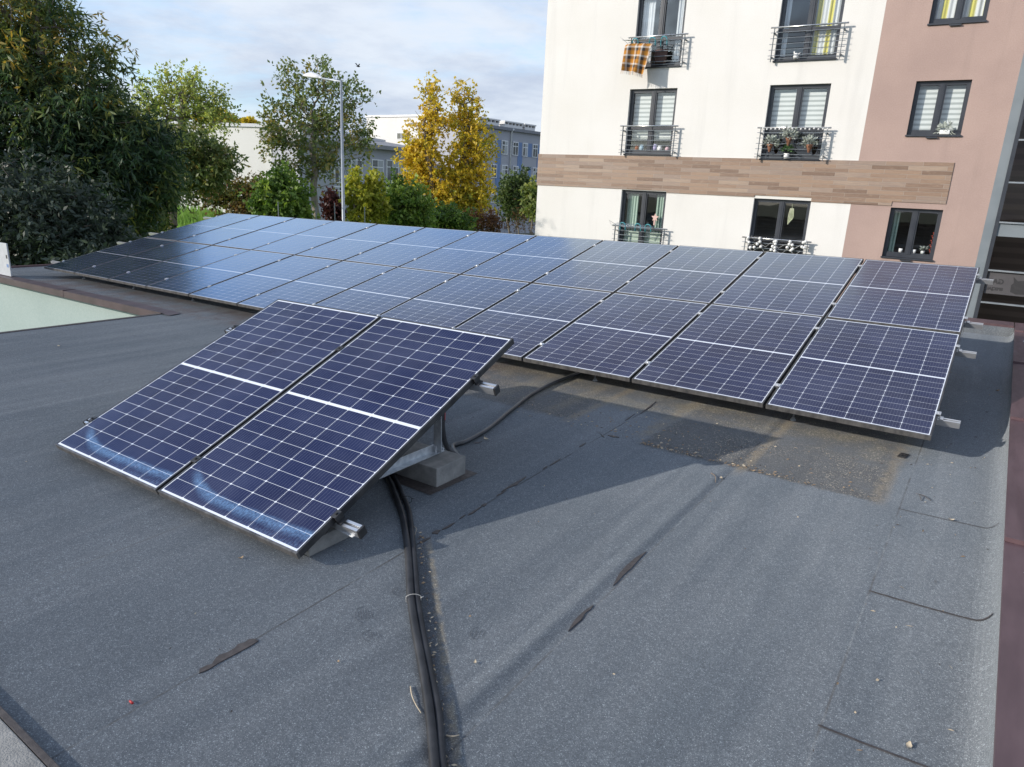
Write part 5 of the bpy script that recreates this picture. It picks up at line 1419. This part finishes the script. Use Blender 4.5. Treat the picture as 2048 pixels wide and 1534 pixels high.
# white hall
HM, HL = facade_frame(300, 66, 607, 61.5)
hall = empty('sports_hall', HM, 'windowless white hall with flat roof behind the left trees', 'building')
ht = hit(HM, 470, 253)[1]
m = MB(); m.box(0, HL, 0, 16, -0.2, ht); m.build('wall', M_HALL, hall)
m = MB(); m.box(-0.15, HL + 0.15, -0.15, 16.15, ht + 0.003, ht + 0.28); m.build('roof_edge', vary('pale_metal', (0.55, 0.56, 0.58), (0.48, 0.49, 0.51), 0.5), hall)
# higher white block
KM, KL = facade_frame(735, 85, 850, 80)
blk = empty('white_block', KM, 'higher white building block with one small window behind the lamp', 'building')
kt = hit(KM, 790, 234)[1]
m = MB(); m.box(0, KL, 0, 12, -0.2, kt); m.build('wall', M_HALL, blk)
m = MB(); m.box(-0.12, KL + 0.12, -0.12, 12.1, kt + 0.003, kt + 0.22); m.build('roof_edge', vary('white_metal', (0.68, 0.68, 0.68), (0.6, 0.6, 0.6), 0.5), blk)
a0, z0_ = hit(KM, 794, 279); a1, z1_ = hit(KM, 820, 265)
m = MB(); m.box(a0, a1, -0.06, 0.0, z0_, z1_)
for k_ in range(4): pass
wf = m.build('window', M_WHITEPVC, blk)
for k_ in range(3):
    p = MB(); xx = a0 + 0.08 + k_ * (a1 - a0 - 0.08) / 3; p.box(xx, xx + (a1 - a0 - 0.08) / 3 - 0.08, -0.075, -0.062, z0_ + 0.08, z1_ - 0.08); p.build('pane', M_SGLASS, wf)
# windows helper for the school wings
def dark_glass():
    m, N, b = mat('dark_window_glass', (0.03, 0.034, 0.042), 0.06)
    f = N.noise(N.vmul(N.obj(), (0.6, 0.6, 0.9)), 0.9, 2)
    N.put(b.inputs['Base Color'], N.mix(N.sstep(f, 0.4, 0.65), (0.02, 0.024, 0.03), (0.12, 0.13, 0.14)))
    return m
M_DGL = dark_glass()
def school_window(par, a0, a1, z0, z1, cols=2, rows=2, blind=0.0):
    w = MB(); w.box(a0, a1, -0.10, -0.002, z0, z1); wo = w.build('window', M_WHITEPVC, par)
    fr = 0.09; cw = (a1 - a0 - fr * (cols + 1)) / cols
    hs = [(z0 + fr, z0 + (z1 - z0) * 0.64), (z0 + (z1 - z0) * 0.64 + fr, z1 - fr)] if rows == 2 else [(z0 + fr, z1 - fr)]
    for c in range(cols):
        for (q0, q1) in hs:
            p = MB(); x = a0 + fr + c * (cw + fr); p.box(x, x + cw, -0.115, -0.102, q0, q1)
            p.build('pane', M_DGL if (c + int(q0 * 3 + a0)) % 3 else M_WBL, wo)
M_WBL = vary('window_with_curtain', (0.34, 0.36, 0.38), (0.26, 0.28, 0.31), 0.15, scale=1.2, stretch=(4, 1, 0.4))
# low wing with tall windows and a pitched roof edge
LM, LL = facade_frame(604, 60, 850, 72)
low = empty('school_wing', LM, 'grey low school wing with tall windows behind the lamp and golden trees', 'building')
lt_ = hit(LM, 770, 300)[1]
m = MB(); m.box(0, LL, 0, 9, -0.2, lt_); m.build('wall', M_SCHOOL, low)
m = MB(); e0 = -0.7
rt_ = hit(LM, 740, 280)[1]
m.add([(-0.4, e0, lt_ + 0.003), (LL + 0.4, e0, lt_ + 0.003), (LL + 0.4, e0, lt_ + 0.35), (-0.4, e0, lt_ + 0.35), (-0.4, 9, lt_ + 1.5), (LL + 0.4, 9, lt_ + 1.5), (-0.4, 9, lt_ + 0.003), (LL + 0.4, 9, lt_ + 0.003)],
      [(0, 1, 2, 3), (3, 2, 5, 4), (0, 6, 7, 1), (0, 3, 4, 6), (1, 7, 5, 2), (6, 4, 5, 7)])
m.build('roof', vary('grey_roof_sheet', (0.20, 0.20, 0.21), (0.25, 0.25, 0.26), 0.6, scale=1), low)
for (x0, x1, y0, y1) in ((668, 686, 318, 366), (702, 724, 318, 366), (743, 766, 318, 364), (772, 796, 319, 362), (806, 822, 320, 362), (668, 686, 372, 400), (702, 724, 372, 400), (743, 766, 372, 398)):
    a0 = hit(LM, x0, y1)[0]; a1 = hit(LM, x1, y1)[0]; z0_ = hit(LM, x0, y1)[1]; z1_ = hit(LM, x0, y0)[1]
    school_window(low, a0, a1, z0_, z1_, 2, 2)
# main grey school with blue panels
SM, SL = facade_frame(915, 76, 1135, 90)
sch = empty('school_building', SM, 'grey three-storey school with blue panels beside the cream wall corner', 'building')
stp = hit(SM, 1020, 262)[1]
m = MB(); m.box(0, SL, 0, 14, -0.2, stp); m.build('wall', M_SCHOOL, sch)
m = MB(); m.box(-0.25, SL + 0.25, -0.35, 14.2, stp + 0.003, stp + 0.32); m.build('roof_edge', vary('school_roof_edge', (0.17, 0.175, 0.20), (0.2, 0.205, 0.23), 0.6), sch)
def row(y0, y1, xs, ref=1008):
    zt = hit(SM, ref, y0)[1]; zb = hit(SM, ref, y1)[1]
    for x0, x1 in xs:
        a0 = hit(SM, x0, y1)[0]; a1 = hit(SM, x1, y1)[0]
        school_window(sch, a0, a1, zb, zt, 2, 2)
    return zb, zt
XS = [(940, 950), (960, 971), (980, 992), (1002, 1014), (1024, 1035), (1044, 1054), (1064, 1074), (1083, 1093)]
r1 = row(281, 309, XS); r2 = row(330, 357, XS); r3 = row(381, 406, XS)
row(428, 437, [(940, 950), (962, 972), (985, 996), (1008, 1019), (1040, 1050)])
def bpan(*a):
    bp = MB(); bp.box(*a); bp.build('blue_panel', M_BLUEP, sch)
for (zb, zt) in (r1, r2, r3):
    for i in range(len(XS) - 1):
        a0 = hit(SM, XS[i][1], 300)[0] + 0.05; a1 = hit(SM, XS[i + 1][0], 300)[0] - 0.05
        if i % 2 == 0 or i == 5: bpan(a0, a1, -0.03, 0, zb, zt)
for i in (2, 4, 6):
    a0 = hit(SM, XS[i][1], 300)[0] + 0.05; bpan(a0, a0 + 0.8, -0.034, 0, r2[1] + 0.01, r1[0] - 0.01); bpan(a0, a0 + 0.8, -0.034, 0, r3[1] + 0.01, r2[0] - 0.01)
m = MB(); a_d = hit(SM, 1020, 300)[0]; m.tube([(a_d, -0.14, 0.3), (a_d, -0.14, stp - 0.1), (a_d, -0.45, stp + 0.2)], 0.08, 8); m.build('downpipe', M_WHITEPVC, sch, smooth=True)
for (x0, x1, y0) in ((978, 1018, 252), (1030, 1065, 262), (1070, 1090, 266)):
    a0 = hit(SM, x0, 262)[0]; a1 = hit(SM, x1, 262)[0]
    m = MB(); m.box(a0, a1, 1.6, 2.9, stp + 0.32, stp + 0.85); m.box(a0 - 0.12, a1 + 0.12, 1.5, 3.0, stp + 1.08, stp + 1.22)
    n_ = int((a1 - a0) / 0.55)
    for k_ in range(n_ + 1): xx = a0 + (a1 - a0) * k_ / max(1, n_); m.box(xx - 0.08, xx + 0.08, 1.6, 2.9, stp + 0.85, stp + 1.08)
    m.build('roof_vent', M_HALL, sch)
# pale chimney beyond
p = ground_at(1080, 100); tz = at(1080, 226, 100).z
m = MB(); m.tube([(0, 0, 0), (0, 0, tz - 1.0), (0, 0, tz)], [0.55, 0.42, 0.40], 12); m.tube([(0, 0, tz), (0, 0, tz + 0.5)], [0.48, 0.48], 12)
tag(m.build('chimney', M_HALL, None, T(p.x, p.y, 0)), 'pale slender chimney just left of the cream wall corner', 'chimney')
# bird in flight
b0 = at(716, 133, 40)
m = MB()
m.tube([(-0.22, 0, 0), (-0.08, 0, 0.01), (0.08, 0, 0.02), (0.2, 0, 0.03), (0.27, 0, 0.02)], [0.012, 0.06, 0.075, 0.045, 0.005], 8)
m.add([(0.10, 0.03, 0.04), (-0.06, 0.03, 0.04), (-0.14, 0.30, 0.30), (0.02, 0.28, 0.32)], [(0, 1, 2, 3)]); m.add([(0.10, -0.03, 0.04), (-0.06, -0.03, 0.04), (-0.14, -0.32, 0.20), (0.02, -0.30, 0.22)], [(3, 2, 1, 0)])
m.add([(-0.2, 0.0, 0.01), (-0.38, 0.07, 0.0), (-0.38, -0.07, 0.0)], [(0, 1, 2)])
tag(m.build('bird', vary('black_feathers', (0.012, 0.012, 0.014), (0.02, 0.02, 0.022), 0.6), None, T(b0.x, b0.y, b0.z) @ Matrix.Rotation(0.9, 4, 'Z') @ Matrix.Scale(0.6, 4)), 'small black bird flying above the thinning tree', 'bird')
# tall grass tufts by the lawn edge
rn = random.Random(8); mb = MB()
for i in range(2600):
    px_ = rn.uniform(345, 450); dd = rn.uniform(24, 33)
    g = ground_at(px_, dd)
    d = hypot((g.x - MOUND.x) / 9.0, (g.y - MOUND.y) / 8.0); z = 3.5 * math.exp(-d * d) - 0.15
    h_ = rn.uniform(0.2, 0.6); q = rn.uniform(0, 2 * pi); l = rn.uniform(0.02, 0.25)
    mb.add([(g.x - 0.02, g.y, z), (g.x + 0.02, g.y, z), (g.x + cos(q) * l, g.y + sin(q) * l, z + h_)], [(0, 1, 2)])
tag(mb.build('tall_grass', vary('grass_blades', (0.14, 0.32, 0.035), (0.25, 0.43, 0.06), 0.8, scale=1)), 'long grass blades on the sunny lawn behind the array', 'grass', kind='stuff')  # blade colour lightened in place of sun on the lawn

# ------------------------------------------------------------------ render settings
SC.render.engine = 'CYCLES'
SC.view_settings.view_transform = 'Standard'
SC.view_settings.look = 'None'
SC.view_settings.exposure = 0
SC.view_settings.gamma = 1
SC.cycles.max_bounces = 6
SC.cycles.transparent_max_bounces = 12
SC.cycles.use_denoising = True
